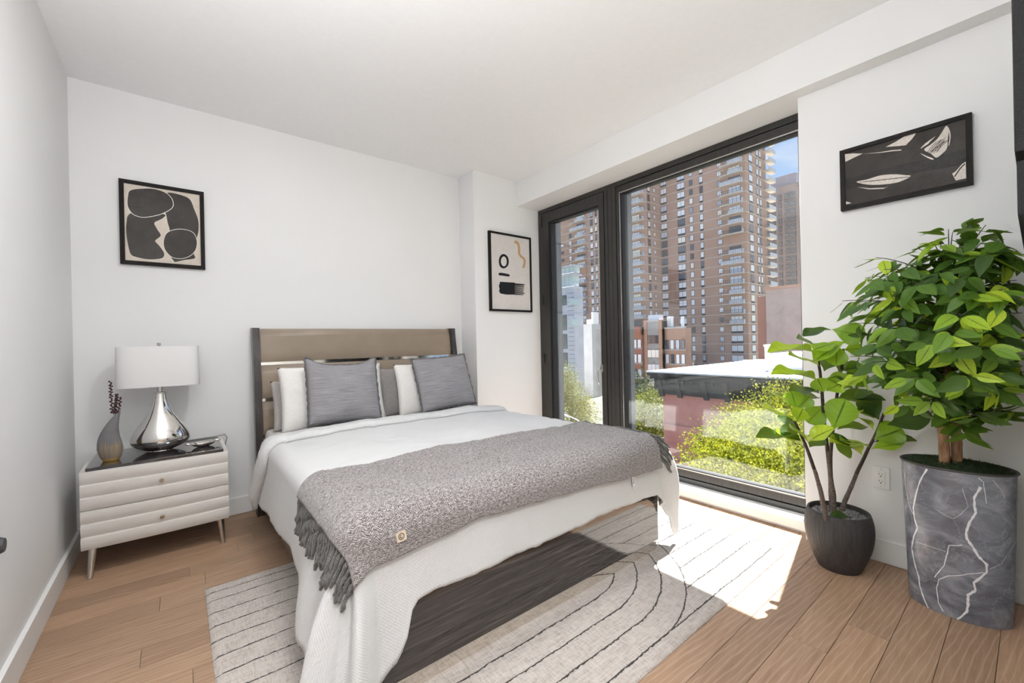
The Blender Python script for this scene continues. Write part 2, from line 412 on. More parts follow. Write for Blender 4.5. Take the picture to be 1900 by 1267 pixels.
part('rail', [(XW-.006, 3.19, 2.556, 3.236, 2.478, 2.584)], ALU, door)
part('rail', [(XW-.006, 3.19, 2.556, 3.236, .122, .230)], ALU, door)
part('gasket', [(XW+.006, 3.18, 2.556, 2.566, .23, 2.478), (XW+.006, 3.18, 3.208, 3.236, .23, 2.478), (XW+.006, 3.18, 2.556, 3.236, 2.462, 2.478), (XW+.006, 3.18, 2.556, 3.236, .23, .238), (XW+.02, XO, 3.358, 3.368, .11, 2.59)], ALUD, door, 0)
for gx in (3.150, 3.168):
    part('pane', [(gx, gx+.001, 2.56, 3.215, .234, 2.468)], GLASS, door, 0)
for hz in (2.50, 1.66, 1.02, .30):
    part('hinge', [(XW-.020, XW, 3.333, 3.366, hz-.055, hz+.055)], ALU, door, .004)
hp = on_x(1117, 683, XW-.01)
hd = part('handle', [(XW-.016, XW-.006, hp.y-.014, hp.y+.014, hp.z-.034, hp.z+.034)], STEEL, door, .004, smooth=False)
m = MB(); m.tube([(XW-.012, hp.y, hp.z), (XW-.05, hp.y, hp.z), (XW-.056, hp.y+.012, hp.z-.008), (XW-.056, hp.y+.018, hp.z-.05), (XW-.056, hp.y+.012, hp.z-.12), (XW-.052, hp.y-.002, hp.z-.15)], [.009, .009, .0085, .008, .008, .007], 10)
m.build('lever', STEEL, hd, smooth=True)
# outer fins and reveals of the opening
part('outer_fin', [(3.201, 3.262, 2.300, 2.37, .10, 2.60)], EXTP, win, .001)
part('outer_fin', [(3.191, 3.262, 3.205, 3.262, .10, 2.60)], EXTP, door, .001)
m = MB(); m.box(3.236, 3.30, YP, YP+.3, -.6, 3.1); m.box(3.236, 3.30, YJ-1.2, YJ, -.6, 3.1); m.box(3.236, 3.30, YJ, YP, 2.634, 3.1); m.box(3.236, 3.34, YJ-.1, YP+.1, -.6, .06)
st('wall_outside', m, EXTP, 'grey outer wall reveal around the window')

# out-of-view ceiling lamps in hallway and bedroom, added as fill light
def fill_ceiling_lamp(x, y, watt, label):
    t = thing('fill_ceiling_lamp', (x, y, ZC), label, 'lamp')
    m = MB(); m.lathe([(.16, 0), (.16, -.02), (.15, -.025)], (x, y, ZC), 28); m.build('base', STEEL, t, smooth=True, angle=40)
    g_ = M('fill_lamp_glass'); g_.set((.9, .88, .85), .4); g_.b.inputs['Emission Color'].default_value = (1, .93, .84, 1); g_.b.inputs['Emission Strength'].default_value = 6
    m = MB(); m.lathe([(.148, -.025), (.14, -.05), (.10, -.075), (.001, -.085)], (x, y, ZC), 28); m.build('diffuser', g_.m, t, smooth=True)
    ld = bpy.data.lights.new('fill_light', 'AREA'); ld.shape = 'DISK'; ld.size = .28; ld.energy = watt; ld.color = (.97, .985, 1)
    lo = bpy.data.objects.new('fill_light', ld); COL.objects.link(lo); lo.parent = t; lo.location = (0, 0, -.10)
fill_ceiling_lamp(.12, -.85, 30, 'added round fill lamp on the hallway ceiling behind the doorway')
fill_ceiling_lamp(.66, 1.50, 13, 'added round fill lamp on the bedroom ceiling above the bed')

# unseen uplighter added left of the camera to brighten ceiling and upper walls
fl_ = thing('fill_floor_lamp', (-.32, .42, 0), 'added slim steel fill uplighter beside the doorway', 'lamp')
m = MB(); m.lathe([(.13, 0), (.13, .012), (.02, .022), (.012, .03)], (-.32, .42, 0), 32); m.build('base', STEEL, fl_, smooth=True, angle=40)
m = MB(); m.tube([(-.32, .42, .025), (-.32, .42, 1.66)], .012, 12); m.build('pole', STEEL, fl_, smooth=True)
m = MB(); m.lathe([(.012, 1.65), (.05, 1.66), (.10, 1.70), (.135, 1.76), (.132, 1.76), (.095, 1.705), (.045, 1.668), (.001, 1.665)], (-.32, .42, 0), 32); m.build('bowl', STEEL, fl_, smooth=True)
ld = bpy.data.lights.new('fill_uplight', 'AREA'); ld.shape = 'DISK'; ld.size = .22; ld.energy = 37; ld.color = (.98, .99, 1)
lo = bpy.data.objects.new('fill_uplight', ld); COL.objects.link(lo); lo.parent = fl_; lo.location = (0, 0, 1.775); lo.rotation_euler = (PI, 0, 0)

# outlet, door stop, television
op = on_x(1635, 886, XR)
ot = thing('wall_outlet', (XR, op.y, op.z), 'white double power outlet on wall between the two plants', 'outlet')
y, z = op.y, op.z
OUTP = simple('outlet_plastic', (.84, .835, .82), .35, var=.01); SLOT = simple('slot_dark', (.02, .02, .02), .6)
part('plate', [(XR-.007, XR-.0005, y-.036, y+.036, z-.058, z+.058)], OUTP, ot, .0025)
rc = part('receptacle', [(XR-.010, XR-.006, y-.0165, y+.0165, z-.034, z+.034)], OUTP, ot, .001)
for dz in (.018, -.018):
    part('slot', [(XR-.0105, XR-.0095, y+.005, y+.0065, z+dz-.001, z+dz+.007), (XR-.0105, XR-.0095, y+.005, y+.010, z+dz+.0025, z+dz+.004),
                  (XR-.0105, XR-.0095, y-.0065, y-.005, z+dz-.002, z+dz+.006), (XR-.0105, XR-.0095, y-.0025, y+.0025, z+dz-.011, z+dz-.006)], SLOT, rc, 0)
for dz in (.045, -.045):
    m = MB(); m.tube([(XR-.006, y, z+dz), (XR-.0085, y, z+dz)], .003, 10); m.build('screw', STEEL, ot)
ks = on_x(-3, 1013, XL+.02)
m = MB(); m.tube([(XL, ks.y, ks.z), (XL+.010, ks.y, ks.z)], .012, 14); m.tube([(XL+.010, ks.y, ks.z), (XL+.022, ks.y, ks.z), (XL+.034, ks.y, ks.z)], [.024, .028, .022], 18)
tag(m.build('door_stop', simple('dark_rubber', (.06, .06, .065), .5), smooth=True, angle=40), 'small dark round door stop knob on the left wall', 'door stop')
TVB = simple('tv_black_plastic', (.026, .026, .027), .6, var=.25, sc=220, spec=.12); SCR = simple('tv_screen', (.01, .01, .012), .08, var=.02)
tv = thing('television', (2.38, YF, 1.73), 'dark flat television panel cut off by the right picture edge', 'television')
part('housing', [(1.90, 2.86, YF+.004, .0365, 1.734, 2.30)], TVB, tv, .004)
part('screen', [(1.91, 2.85, .0362, .0372, 1.745, 2.29)], SCR, tv, 0)
sb = thing('sound_bar', (2.38, YF, 1.55), 'dark speaker box hanging directly under the television', 'speaker')
part('housing', [(1.90, 2.86, YF+.004, .0335, 1.549, 1.708)], TVB, sb, .006)
part('bracket', [(2.2, 2.5, YF+.002, .01, 1.70, 1.732)], TVB, sb, 0)

# ------------------------------------------------------------------ pictures
FRAMEB = simple('black_picture_frame', (.014, .012, .011), .5, var=.2, sc=60, spec=.12)
PAPER = simple('ivory_paper', (.62, .55, .47), .85, var=.05, sc=40)
PAPERW = simple('pale_paper', (.66, .62, .58), .85, var=.04, sc=20)
INK = simple('charcoal_ink', (.055, .048, .044), .8, var=.15, sc=25, spec=.05)
INK2 = simple('black_ink', (.022, .022, .024), .8, var=.3, sc=60, spec=.05)
INKB = simple('brown_black_ink', (.05, .042, .039), .8, var=.15, sc=20, spec=.05)
OCHRE = simple('ochre_ink', (.50, .30, .13), .8)
LINEP = simple('white_line', (.70, .66, .60), .85, var=.03)
def catmull(pts, n=8):
    out_ = []; L = len(pts)
    for i in range(L):
        p0, p1, p2, p3 = [Vector(pts[(i+j-1) % L]) for j in range(4)]
        for k in range(n):
            t = k/n
            out_.append(.5*((2*p1)+(-p0+p2)*t+(2*p0-5*p1+4*p2-p3)*t*t+(-p0+3*p1-3*p2+p3)*t**3))
    return out_
def picture(name, org, ax, w, h, nrm, label, bw, paper, depth):
    """org = lower-left corner on the wall, ax = direction to the right, nrm points into the room"""
    org, ax, nrm = Vector(org), Vector(ax), Vector(nrm); up = Vector((0, 0, 1))
    t = thing(name, org+ax*w/2, label, 'picture')
    P = lambda a, b, c: org+ax*a+up*b+nrm*c
    def slab(nm, a0, a1, b0, b1, c0, c1, mat):
        m = MB(); V = [P(a, b, c) for c in (c0, c1) for a, b in ((a0, b0), (a1, b0), (a1, b1), (a0, b1))]
        m.add(V, [(0, 3, 2, 1), (4, 5, 6, 7), (0, 1, 5, 4), (1, 2, 6, 5), (2, 3, 7, 6), (3, 0, 4, 7)])
        me = m.build(nm, mat, t)
        b_ = bmesh.new(); b_.from_mesh(me.data); bmesh.ops.recalc_face_normals(b_, faces=b_.faces); b_.to_mesh(me.data); b_.free(); return me
    slab('frame_side', 0, w, 0, bw, 0, depth, FRAMEB); slab('frame_side', 0, w, h-bw, h, 0, depth, FRAMEB)
    slab('frame_side', 0, bw, bw, h-bw, 0, depth, FRAMEB); slab('frame_side', w-bw, w, bw, h-bw, 0, depth, FRAMEB)
    pp = slab('print', bw, w-bw, bw, h-bw, .002, depth-.009, paper)
    c0 = depth-.0088; lay = [0]
    iw, ih = w-2*bw, h-2*bw
    def shape(nm, pts, mat, smooth=True, grow=0):
        pts = [(p[0]*iw+bw, p[1]*ih+bw) for p in pts]
        q = catmull(pts) if smooth else [Vector(p) for p in pts]
        cx_ = sum(p[0] for p in q)/len(q); cy_ = sum(p[1] for p in q)/len(q)
        c_ = c0+lay[0]*.00005; lay[0] += 1
        if grow: q = [Vector((p[0]+(p[0]-cx_)/max(1e-6, math.hypot(p[0]-cx_, p[1]-cy_))*grow, p[1]+(p[1]-cy_)/max(1e-6, math.hypot(p[0]-cx_, p[1]-cy_))*grow)) for p in q]
        V = []
        for p in q:
            a = min(max(p[0], bw+.0004), w-bw-.0004); b = min(max(p[1], bw+.0004), h-bw-.0004); V.append(P(a, b, c_))
        bm_ = bmesh.new(); f_ = bm_.faces.new([bm_.verts.new(v) for v in V]); bm_.normal_update()
        if f_.normal.dot(nrm) < 0: f_.normal_flip()
        bmesh.ops.triangulate(bm_, faces=bm_.faces[:])
        m = MB(); m.bm(bm_); return m.build(nm, mat, pp)
    return t, slab, shape, P, iw, ih
# left picture (measured X -0.273..0.165, z 1.768..2.312 on the back wall)
t, slab, shape, P, iw, ih = picture('abstract_picture', (-.2735, YB-.0005, 1.768), (1, 0, 0), .439, .544, (0, -1, 0), 'square black framed print of stacked charcoal pebble shapes above the nightstand', .024, PAPER, .026)
def zc(x, y):   # crop pixel of the picture photo -> normalised inside the frame
    x_ = 180+x*240/1382; y_ = 300+y*220/1267; p = on_y(x_, y_, YB-.02); return ((p.x+.2735-.024)/iw, (p.z-1.768-.024)/ih)
Z = lambda *ps: [zc(*p) for p in ps]
shape('ink_shape', Z((745, 335), (880, 350), (990, 400), (1040, 510), (1080, 620), (1083, 740), (1060, 840), (1035, 975), (1045, 1030), (930, 1050), (815, 1068), (790, 1000), (760, 850), (775, 740), (750, 640), (725, 560), (735, 450)), INK)
shape('paper_gap', Z((732, 552), (755, 650), (775, 735), (735, 780), (712, 860), (720, 930), (760, 985), (805, 1040), (812, 1075), (640, 1080), (600, 800), (560, 640), (690, 560)), PAPER)
shape('ink_shape', Z((350, 555), (315, 650), (312, 760), (330, 880), (360, 985), (430, 1020), (560, 1042), (690, 1030), (718, 985), (690, 930), (650, 880), (622, 845), (672, 800), (678, 775), (640, 715), (612, 655), (660, 625), (705, 600), (722, 562), (540, 520)), INK)
el = Z((350, 310), (430, 290), (590, 288), (720, 325), (790, 385), (812, 450), (790, 500), (700, 550), (590, 580), (480, 590), (390, 560), (340, 500), (325, 440), (332, 360))
shape('outline', el, LINEP, grow=.0035); shape('ink_shape', el, INK)
el = Z((765, 750), (850, 724), (940, 726), (1020, 755), (1058, 815), (1066, 890), (1040, 960), (980, 1010), (890, 1033), (800, 1015), (735, 950), (713, 880), (725, 800))
shape('outline', el, LINEP, grow=.0035); shape('ink_shape', el, INK)
slab('glazing', .024, iw+.024, .024, ih+.024, .0205, .0212, PGLASS)
# narrow picture on the pilaster
t, slab, shape, P, iw, ih = picture('brush_stroke_picture', (2.430, YP-.0005, 1.524), (1, 0, 0), .548, .796, (0, -1, 0), 'tall thin framed print with ring, ochre squiggle and brush stroke on the pilaster', .020, PAPERW, .030)
def zc(x, y):
    x_ = 840+x*220/734; y_ = 300+y*380/1267; p = on_y(x_, y_, YP-.021); return ((p.x-2.43-.02)/iw, (p.z-1.524-.02)/ih)
ring = Z((316, 571), (338, 585), (347, 615), (340, 645), (316, 660), (293, 648), (285, 615), (294, 582)); shape('ring', ring, INK2)
shape('ring_gap', Z((318, 586), (330, 598), (334, 618), (330, 638), (317, 647), (304, 638), (298, 616), (304, 594)), PAPERW)
shape('short_stroke', Z((285, 690), (300, 687), (340, 694), (352, 700), (350, 709), (335, 709), (300, 704), (286, 702)), INK2)
sq = [(384, 495), (400, 502), (408, 520), (410, 545), (412, 570), (425, 588), (440, 600), (445, 620), (441, 640), (437, 655)]
pl = []; pr = []
for i, (x, y) in enumerate(sq):
    a = sq[max(i-1, 0)]; b = sq[min(i+1, len(sq)-1)]; dx, dy = b[0]-a[0], b[1]-a[1]; L = math.hypot(dx, dy); wd = 6.5 if i > 1 else 8
    pl.append((x-dy/L*wd, y+dx/L*wd)); pr.append((x+dy/L*wd, y-dx/L*wd))
shape('squiggle', Z(*(pl+pr[::-1])), OCHRE)
shape('brush_stroke', Z((292, 742), (385, 748), (384, 822), (330, 822), (295, 815), (286, 800), (290, 785), (285, 770), (290, 755)), INK2, smooth=False)
for i in range(9):
    y = 752+i*8; shape('brush_bristle', Z((383, y), (444-rng.uniform(0, 14), y+4), (447-rng.uniform(0, 10), y+9), (383, y+7.2)), INKB, smooth=False)
shape('brush_bristle', Z((383, 755), (446, 758), (446, 763), (383, 760)), INK2, smooth=False)
slab('glazing', .02, iw+.02, .02, ih+.02, .0255, .0262, PGLASS)
# right picture on the window wall (seen from the left: +Y is left)
t, slab, shape, P, iw, ih = picture('dark_brush_picture', (XR-.0005, .677, 1.904), (0, -1, 0), .497, .333, (-1, 0, 0), 'dark landscape framed print with white brush marks above the large plant', .021, INK, .030)
def zc(x, y):
    x_ = 1540+x*280/1689; y_ = 190+y*210/1267; p = on_x(x_, y_, XR-.021); return ((.677-p.y-.021)/iw, (p.z-1.904-.021)/ih)
WB = simple('white_brush_paint', (.66, .60, .54), .85, var=.12, sc=90)
band = Z((178, 860), (700, 715), (1512, 525), (1517, 688), (700, 835), (182, 975)); shape('dark_band', band, INK2, smooth=False)
for i in range(14):
    f0 = i/14; f1 = f0+.035
    a = [(178, 860+115*f0), (700, 715+120*f0), (1512, 525+163*f0), (1512, 525+163*f1), (700, 715+120*f1), (178, 860+115*f1)]
    shape('band_line', Z(*a), INK, smooth=False)
def frac(pts, seed, cuts=16, col=INKB):
    r2 = random.Random(seed)
    shape('white_mark', Z(*pts), WB)
    xs = [p[0] for p in pts]; ys = [p[1] for p in pts]
    return r2, min(xs), max(xs), min(ys), max(ys)
shape('white_mark', Z((1300, 265), (1330, 300), (1320, 400), (1310, 510), (1260, 570), (1190, 618), (1130, 575), (1055, 530), (1130, 470), (1200, 410), (1250, 340)), WB)
for i in range(10):
    a = random.Random(i); t0 = i/10
    x0, y0 = 1015+i*13, 512-i*8; shape('bristle_mark', Z((x0, y0), (x0+60+i*4, y0-60-i*4), (x0+64+i*4, y0-54-i*4), (x0+5, y0+5)), WB if i < 7 else INKB, smooth=False)
for i in range(9):
    x0, y0 = 1085+i*14, 560-i*4+ (i % 3)*14; shape('bristle_gap', Z((x0, y0), (x0+95+(i % 4)*20, y0-115-(i % 3)*25), (x0+98+(i % 4)*20, y0-110-(i % 3)*25), (x0+4, y0+4)), INKB, smooth=False)
shape('white_mark', Z((1318, 270), (1345, 330), (1350, 400), (1335, 480), (1328, 480), (1338, 400), (1332, 330)), WB)
shape('white_mark', Z((1015, 572), (1080, 600), (1160, 632), (1140, 640), (1080, 615)), WB)
shape('white_mark', Z((625, 500), (740, 440), (830, 375), (965, 345), (920, 410), (850, 480), (760, 490)), WB, smooth=False)
shape('white_mark', Z((168, 580), (260, 572), (370, 574), (300, 605), (230, 640), (172, 668)), WB, smooth=False)
shape('white_mark', Z((370, 578), (560, 558), (700, 535), (800, 528), (800, 540), (700, 548), (560, 566)), WB, smooth=False)
shape('white_mark', Z((300, 890), (420, 862), (560, 820), (720, 806), (850, 815), (905, 825), (850, 860), (740, 900), (560, 922), (400, 918)), WB)
for i in range(8):
    x0, y0 = 330+i*62, 892-i*7; shape('bristle_gap', Z((x0, y0), (x0+170, y0-16), (x0+172, y0-10), (x0, y0+5)), INKB, smooth=False)
shape('white_mark', Z((310, 950), (450, 962), (620, 955), (660, 940), (600, 968), (440, 974)), WB, smooth=False)
shape('white_mark', Z((1520, 665), (1480, 690), (1410, 770), (1368, 800), (1408, 876), (1525, 850)), WB, smooth=False)
shape('bristle_gap', Z((1510, 680), (1450, 740), (1390, 830), (1400, 838), (1460, 750), (1517, 690)), INKB, smooth=False)
shape('white_mark', Z((182, 1108), (245, 1128), (182, 1142)), WB, smooth=False)
slab('glazing', .021, iw+.021, .021, ih+.021, .0255, .0262, PGLASS)

# ------------------------------------------------------------------ rug
RX0, RX1, RY0, RY1 = .088, 2.642, .900, 2.628
m = MB(); nu, nv = 130, 90; V = []
for i in range(nu):
    for j in range(nv):
        x = RX0+(RX1-RX0)*i/(nu-1); y = RY0+(RY1-RY0)*j/(nv-1)
        ex = min(x-RX0, RX1-x, y-RY0, RY1-y); edge = 1-sstep(0, .012, ex)
        jx = jy = 0
        if i in (0, nu-1): jx = .004*N3(y*30, 3)
        if j in (0, nv-1): jy = .004*N3(x*30, 9)
        V.append((x+jx, y+jy, .0125-.007*edge+.0012*N3(x*25, y*25)))
m.grid(V, nu, nv)
ring_ = [i*nv for i in range(nu)]+[(nu-1)*nv+j for j in range(1, nv)]+[i*nv+nv-1 for i in range(nu-2, -1, -1)]+[j for j in range(nv-2, 0, -1)]
b0 = m.add([(V[i][0], V[i][1], .0005) for i in ring_], [])
for a in range(len(ring_)):
    b = (a+1) % len(ring_); m.f.append((ring_[a], b0+a, b0+b, ring_[b])); m.mi.append(0)
tag(m.build('area_rug', RUG, smooth=True, origin=(1.5, 1.713, 0)), 'ivory area rug with thin dark stripes and arches under the bed', 'rug')

# ------------------------------------------------------------------ bed
bed = thing('bed', (1.28, 2.5, 0), 'queen bed with taupe leather panel headboard and glossy dark wood frame', 'bed')
BX0, BX1 = .430, 2.135
def hb_y(z):   # centre line of the headboard in side view: leans back and curls at the top
    return 3.545 + .050*sstep(.25, 1.0, z)*(z-.25)/1.1 + .035*sstep(.95, 1.36, z)
def hpanel(name, x0, x1, z0, z1, th_, bulge, mat, par=bed, n=12):
    m = MB(); V = []; rows = []
    for i in range(n+1):
        z = z0+(z1-z0)*i/n; t = i/n; w = 1-abs(2*t-1)**4
        e_ = (1-(1-min(1, min(t, 1-t)*6))**2)
        yf = hb_y(z)-th_*.5-bulge*w*e_; yb = hb_y(z)+th_*.5
        V += [(x0, yf+.006, z), (x0+.008, yf, z), (x1-.008, yf, z), (x1, yf+.006, z), (x1, yb, z), (x0, yb, z)]
    Fc = []
    for i in range(n):
        for k in range(6): Fc.append((i*6+k, i*6+(k+1) % 6, (i+1)*6+(k+1) % 6, (i+1)*6+k))
    Fc += [(5, 4, 3, 2, 1, 0), tuple(n*6+k for k in range(6))]
    m.add(V, Fc); return m.build(name, mat, par, smooth=True, angle=35)
for (z0, z1) in ((1.104, 1.352), (.838, 1.078), (.575, .812), (.32, .55)):
    hpanel('upholstered_panel', BX0+.045, BX1-.045, z0, z1, .035, .016, LEATHER)
for z0 in (1.080, .814, .552):
    hpanel('metal_strip', BX0+.045, BX1-.045, z0, z0+.022, .020, .0, CHROME, n=2)
for x0 in (BX0, BX1-.046):
    m = MB(); n = 14; V = []
    for i in range(n+1):
        z = .0+1.357*i/n; yc = hb_y(z); d0 = .050+.010*sstep(.6, 1.2, z)
        V += [(x0, yc-d0, z), (x0+.046, yc-d0, z), (x0+.046, yc+.026, z), (x0, yc+.026, z)]
    Fc = [(i*4+k, i*4+(k+1) % 4, (i+1)*4+(k+1) % 4, (i+1)*4+k) for i in range(n) for k in range(4)]+[(3, 2, 1, 0), tuple(n*4+k for k in range(4))]
    m.add(V, Fc); m.build('post', DPOST, bed)
part('side_rail', [(.455, .490, 1.40, 3.52, .09, .335)], DWOOD, bed, .004)
part('side_rail', [(2.075, 2.110, 1.40, 3.52, .09, .335)], DWOOD, bed, .004)
part('footboard', [(.452, 2.128, 1.366, 1.400, .073, .350)], DWOOD, bed, .003)
part('metal_plinth', [(.456, 2.124, 1.378, 1.400, .013, .073)], CHROME, bed, .001)
for x in (.47, 2.05): part('leg', [(x, x+.045, 1.41, 1.455, .012, .10)], DPOST, bed, .002)
part('slat_deck', [(.49, 2.075, 1.41, 3.50, .27, .30)], DPOST, bed, 0)
m = MB(); m.box(.485, 2.085, 1.425, 3.505, .305, .620, .04)
mt = m.build('mattress', SHEET, smooth=True); tag(mt, 'thick mattress in pale grey sheet on the bed frame', 'mattress')

# ---- draped bedding: points on top, over the rounded edge and down the sides
TZ = .655
XI0, XI1, YI, RR = .480, 2.090, 1.425, .080
L1 = 3.20-YI; CL = .5; L2 = XI1-XI0
# perimeter coordinate s: left side 0..L1 (head to foot), corner, foot, corner, right side
def top_z(x, y):
    puff = .012*N3(x*3.1, y*2.3, 1)+.004*N3(x*9, y*9, 5)-.006*max(0.0, 1-abs(N3(x*2.2+y*.8, y*3.4, 9))*9)
    q = .0
    for sx_ in (.75, 1.28, 1.85):                      # quilting tufts
        for sy_ in (1.65, 2.10, 2.55):
            d = math.hypot(x-sx_, y-sy_); q -= .010*math.exp(-(d/.07)**2)
    cl = min(x-XI0, XI1-x, y-YI)
    return TZ+puff+q+.012*sstep(0, .35, cl)
def flare(s):      # tangent of outward lean
    return interp(s, [(0, .10), (.6, .05), (1.2, .08), (L1-.12, .22), (L1+CL*.5, .26), (L1+CL, .10), (L1+CL+.2, .02), (L1+CL+L2-.3, .03), (L1+CL+L2, .16), (L1+CL*1.5+L2, .42), (L1+2*CL+L2, .25), (9, .12)])
def folds(s, r):
    g_ = sstep(.10, .42, r)
    c1 = math.exp(-((s-(L1+CL*.35))/.33)**2); c2 = math.exp(-((s-(L1+CL*1.45+L2))/.30)**2)
    side = math.exp(-((s-.9)/.75)**2)
    w = .010*N3(s*4.0, r*1.5, 2)+.006*math.sin(s*21+3*r)*.6
    w += side*.012*math.sin(s*9.0+1.0)+c1*(.042*math.sin((s-L1)*16.5+1.1)+.015*math.sin((s-L1)*41))+c2*.022*math.sin((s-L1-CL-L2)*14+.4)
    return w*g_
def drape(x, y, lift=0.0):
    """fabric point (x, y): beyond the inner rectangle the fabric hangs"""
    ex = XI0-x if x < XI0 else (x-XI1 if x > XI1 else 0.0); sx_ = -1 if x < XI0 else 1
    ey = YI-y if y < YI else 0.0
    r = math.hypot(ex, ey); bx, by = min(max(x, XI0), XI1), max(y, YI)
    tz = top_z(bx, by)
    if r < 1e-6: return Vector((bx, by, tz+lift))
    ph = math.atan2(ey, ex)/(PI/2)
    n_ = Vector((sx_*ex/r, -ey/r, 0))
    if sx_ < 0: s = (L1-(by-YI)) if ey == 0 else (L1+CL*ph if ex > 0 else L1+CL+(bx-XI0))
    else: s = L1+CL+(bx-XI0) if ex == 0 else L1+CL+L2+CL*(1-ph)+(by-YI)
    if ex == 0: s = L1+CL+(bx-XI0)
    return skirt(bx, by, n_, s, r, tz, lift)
def skirt(bx, by, n_, s, r, tz, lift=0.0):
    sF = L1+CL+L2
    if s > sF:                                   # pulled-out window-side corner: slopes out, then hangs straight
        c_ = (s-sF)/CL
        if c_ < .6: t = c_/.6; T = Vector((2.095+.215*t**.8, 1.338-.004*t, 0))
        elif c_ < 1: t = (c_-.6)/.4; T = Vector((2.31-.02*t, 1.334+.091*t, 0))
        else: T = Vector((2.29-.08*sstep(0, .5, s-sF-CL), by, 0))
        b2 = Vector((bx, by, 0)); r1 = .34; q = min(1.0, r/r1); drop1 = tz-.335
        o_ = math.sin(q*PI/2)**.95; pl_ = b2+(T-b2)*o_; z = tz-drop1*(1-math.cos(q*PI/2))**1.0
        if r > r1: z -= (r-r1); pl_ += Vector((n_.x, n_.y, 0))*.012*math.sin(c_*9)*sstep(r1, r1+.15, r)
        d_ = (T-b2).normalized(); up_ = math.cos(q*PI/2)
        return Vector((pl_.x+d_.x*lift*(1-up_), pl_.y+d_.y*lift*(1-up_), z+lift*up_))
    q = RR*PI/2
    if r < q: a = r/RR; off = (RR+lift)*math.sin(a); dz = RR-(RR+lift)*math.cos(a)
    else:
        tn = flare(s); k = 1/math.sqrt(1+tn*tn); off = RR+lift+(r-q)*tn*k; dz = RR+(r-q)*k
    off += folds(s, r)
    return Vector((bx+n_.x*off, by+n_.y*off, tz-dz))
def hem(s):        # length of the hanging part along the perimeter
    base_ = interp(s, [(0, .42), (.35, .44), (1.0, .405), (1.28, .42), (L1-.30, .47), (L1-.22, .55), (L1, .54), (L1+CL*.4, .62), (L1+CL*.8, .58), (L1+CL+.07, .53), (L1+CL+.11, .47), (L1+CL+.14, .365), (L1+CL+.6, .355),
                       (L1+CL+1.2, .345), (L1+CL+L2-.05, .34), (L1+CL+L2+.015, .40), (L1+CL*1.18+L2, .47), (L1+CL*1.38+L2, .57), (L1+CL*1.52+L2, .615), (L1+CL*1.62+L2, .58), (L1+CL*1.75+L2, .48), (L1+CL*2+L2, .45), (9, .44)])
    return base_+.010*N3(s*7, 4)+.004*N3(s*25, 8)
m = MB(); uvs = []; YH = 3.08
nx, ny = 74, 76
idx = {}
for i in range(nx+1):
    for j in range(ny+1):
        x = XI0+(XI1-XI0)*i/nx; y = YI+(YH-YI)*j/ny
        idx[i, j] = len(m.v); m.v.append((x, y, top_z(x, y))); uvs.append((x, y))
for i in range(nx):
    for j in range(ny): m.f.append((idx[i, j], idx[i+1, j], idx[i+1, j+1], idx[i, j+1])); m.mi.append(0)
cols = []      # (bx, by, n, s, first vertex)
for j in range(ny, -1, -1):
    y = YI+(YH-YI)*j/ny; cols.append((XI0, y, Vector((-1, 0, 0)), L1-(y-YI), idx[0, j]))
NC = 28
for k in range(1, NC):
    a = PI/2*k/NC; cols.append((XI0, YI, Vector((-math.cos(a), -math.sin(a), 0)), L1+CL*k/NC, idx[0, 0]))
for i in range(nx+1): cols.append((XI0+(XI1-XI0)*i/nx, YI, Vector((0, -1, 0)), L1+CL+(XI1-XI0)*i/nx, idx[i, 0]))
for k in range(1, NC):
    a = PI/2*k/NC; cols.append((XI1, YI, Vector((math.sin(a), -math.cos(a), 0)), L1+CL+L2+CL*k/NC, idx[nx, 0]))
for j in range(ny+1):
    y = YI+(YH-YI)*j/ny; cols.append((XI1, y, Vector((1, 0, 0)), L1+2*CL+L2+(y-YI), idx[nx, j]))
NR = 26; prev = None
for (bx, by, n_, s, v0) in cols:
    h_ = hem(s); col_ = [v0]
    for k in range(1, NR+1):
        r = h_*k/NR; p = skirt(bx, by, n_, s, r, top_z(bx, by))
        col_.append(len(m.v)); m.v.append(p[:])
        uvs.append((bx+n_.x*r, by+n_.y*r) if abs(n_.x*n_.y) < 1e-6 else (bx+n_.x*r, by+n_.y*r))
    if prev:
        for k in range(NR):
            f_ = (prev[k], prev[k+1], col_[k+1], col_[k])
            f_ = tuple(dict.fromkeys(f_))
            if len(f_) >= 3: m.f.append(f_); m.mi.append(0)
    prev = col_
m.uv = uvs
com = m.build('comforter', WHITE, smooth=True); solid(com, .014, -1)
tag(com, 'white waffle comforter draped over the bed and hanging at the foot', 'comforter')
# rolled cuff at the head end
m = MB(); uvs = []; NU = 120; K = 16
ulen = [-(.46)+(XI1-XI0+.46+.40)*i/NU for i in range(NU+1)]
for i, u_ in enumerate(ulen):
    x = XI0+u_
    ins = max(0.0, XI0-x); back = .16*sstep(.08, .45, ins)
    wd = .150+.02*N3(u_*3, 7)-.06*sstep(.36, .46, ins); yc = 2.835+.012*N3(u_*2.2, 3)+back+.02*sstep(.2, .45, ins)
    thk = .030+.008*N3(u_*5, 1)+.012*sstep(.05, .25, ins)-.022*sstep(.38, .46, ins)
    for k in range(K):
        a = 2*PI*k/K; cy, cz = math.cos(a), math.sin(a)
        yy = yc+wd*.5*math.copysign(abs(cy)**.7, cy); lf = .001+(thk*1.15*max(0.0, 1-abs(cy)**5)**.8*(1+.12*N3(u_*12, a)) if cz > 0 else 0.0)
        m.v.append(drape(x, yy, lf)[:]); uvs.append((x, yy+cz*.02))
for i in range(NU):
    for k in range(K):
        k2 = (k+1) % K; m.f.append((i*K+k, i*K+k2, (i+1)*K+k2, (i+1)*K+k)); m.mi.append(0)
m.f.append(tuple(range(K))); m.mi.append(0); m.f.append(tuple(reversed(range(NU*K, NU*K+K)))); m.mi.append(0)
m.uv = uvs; m.build('cuff', WHITE, com, smooth=True)
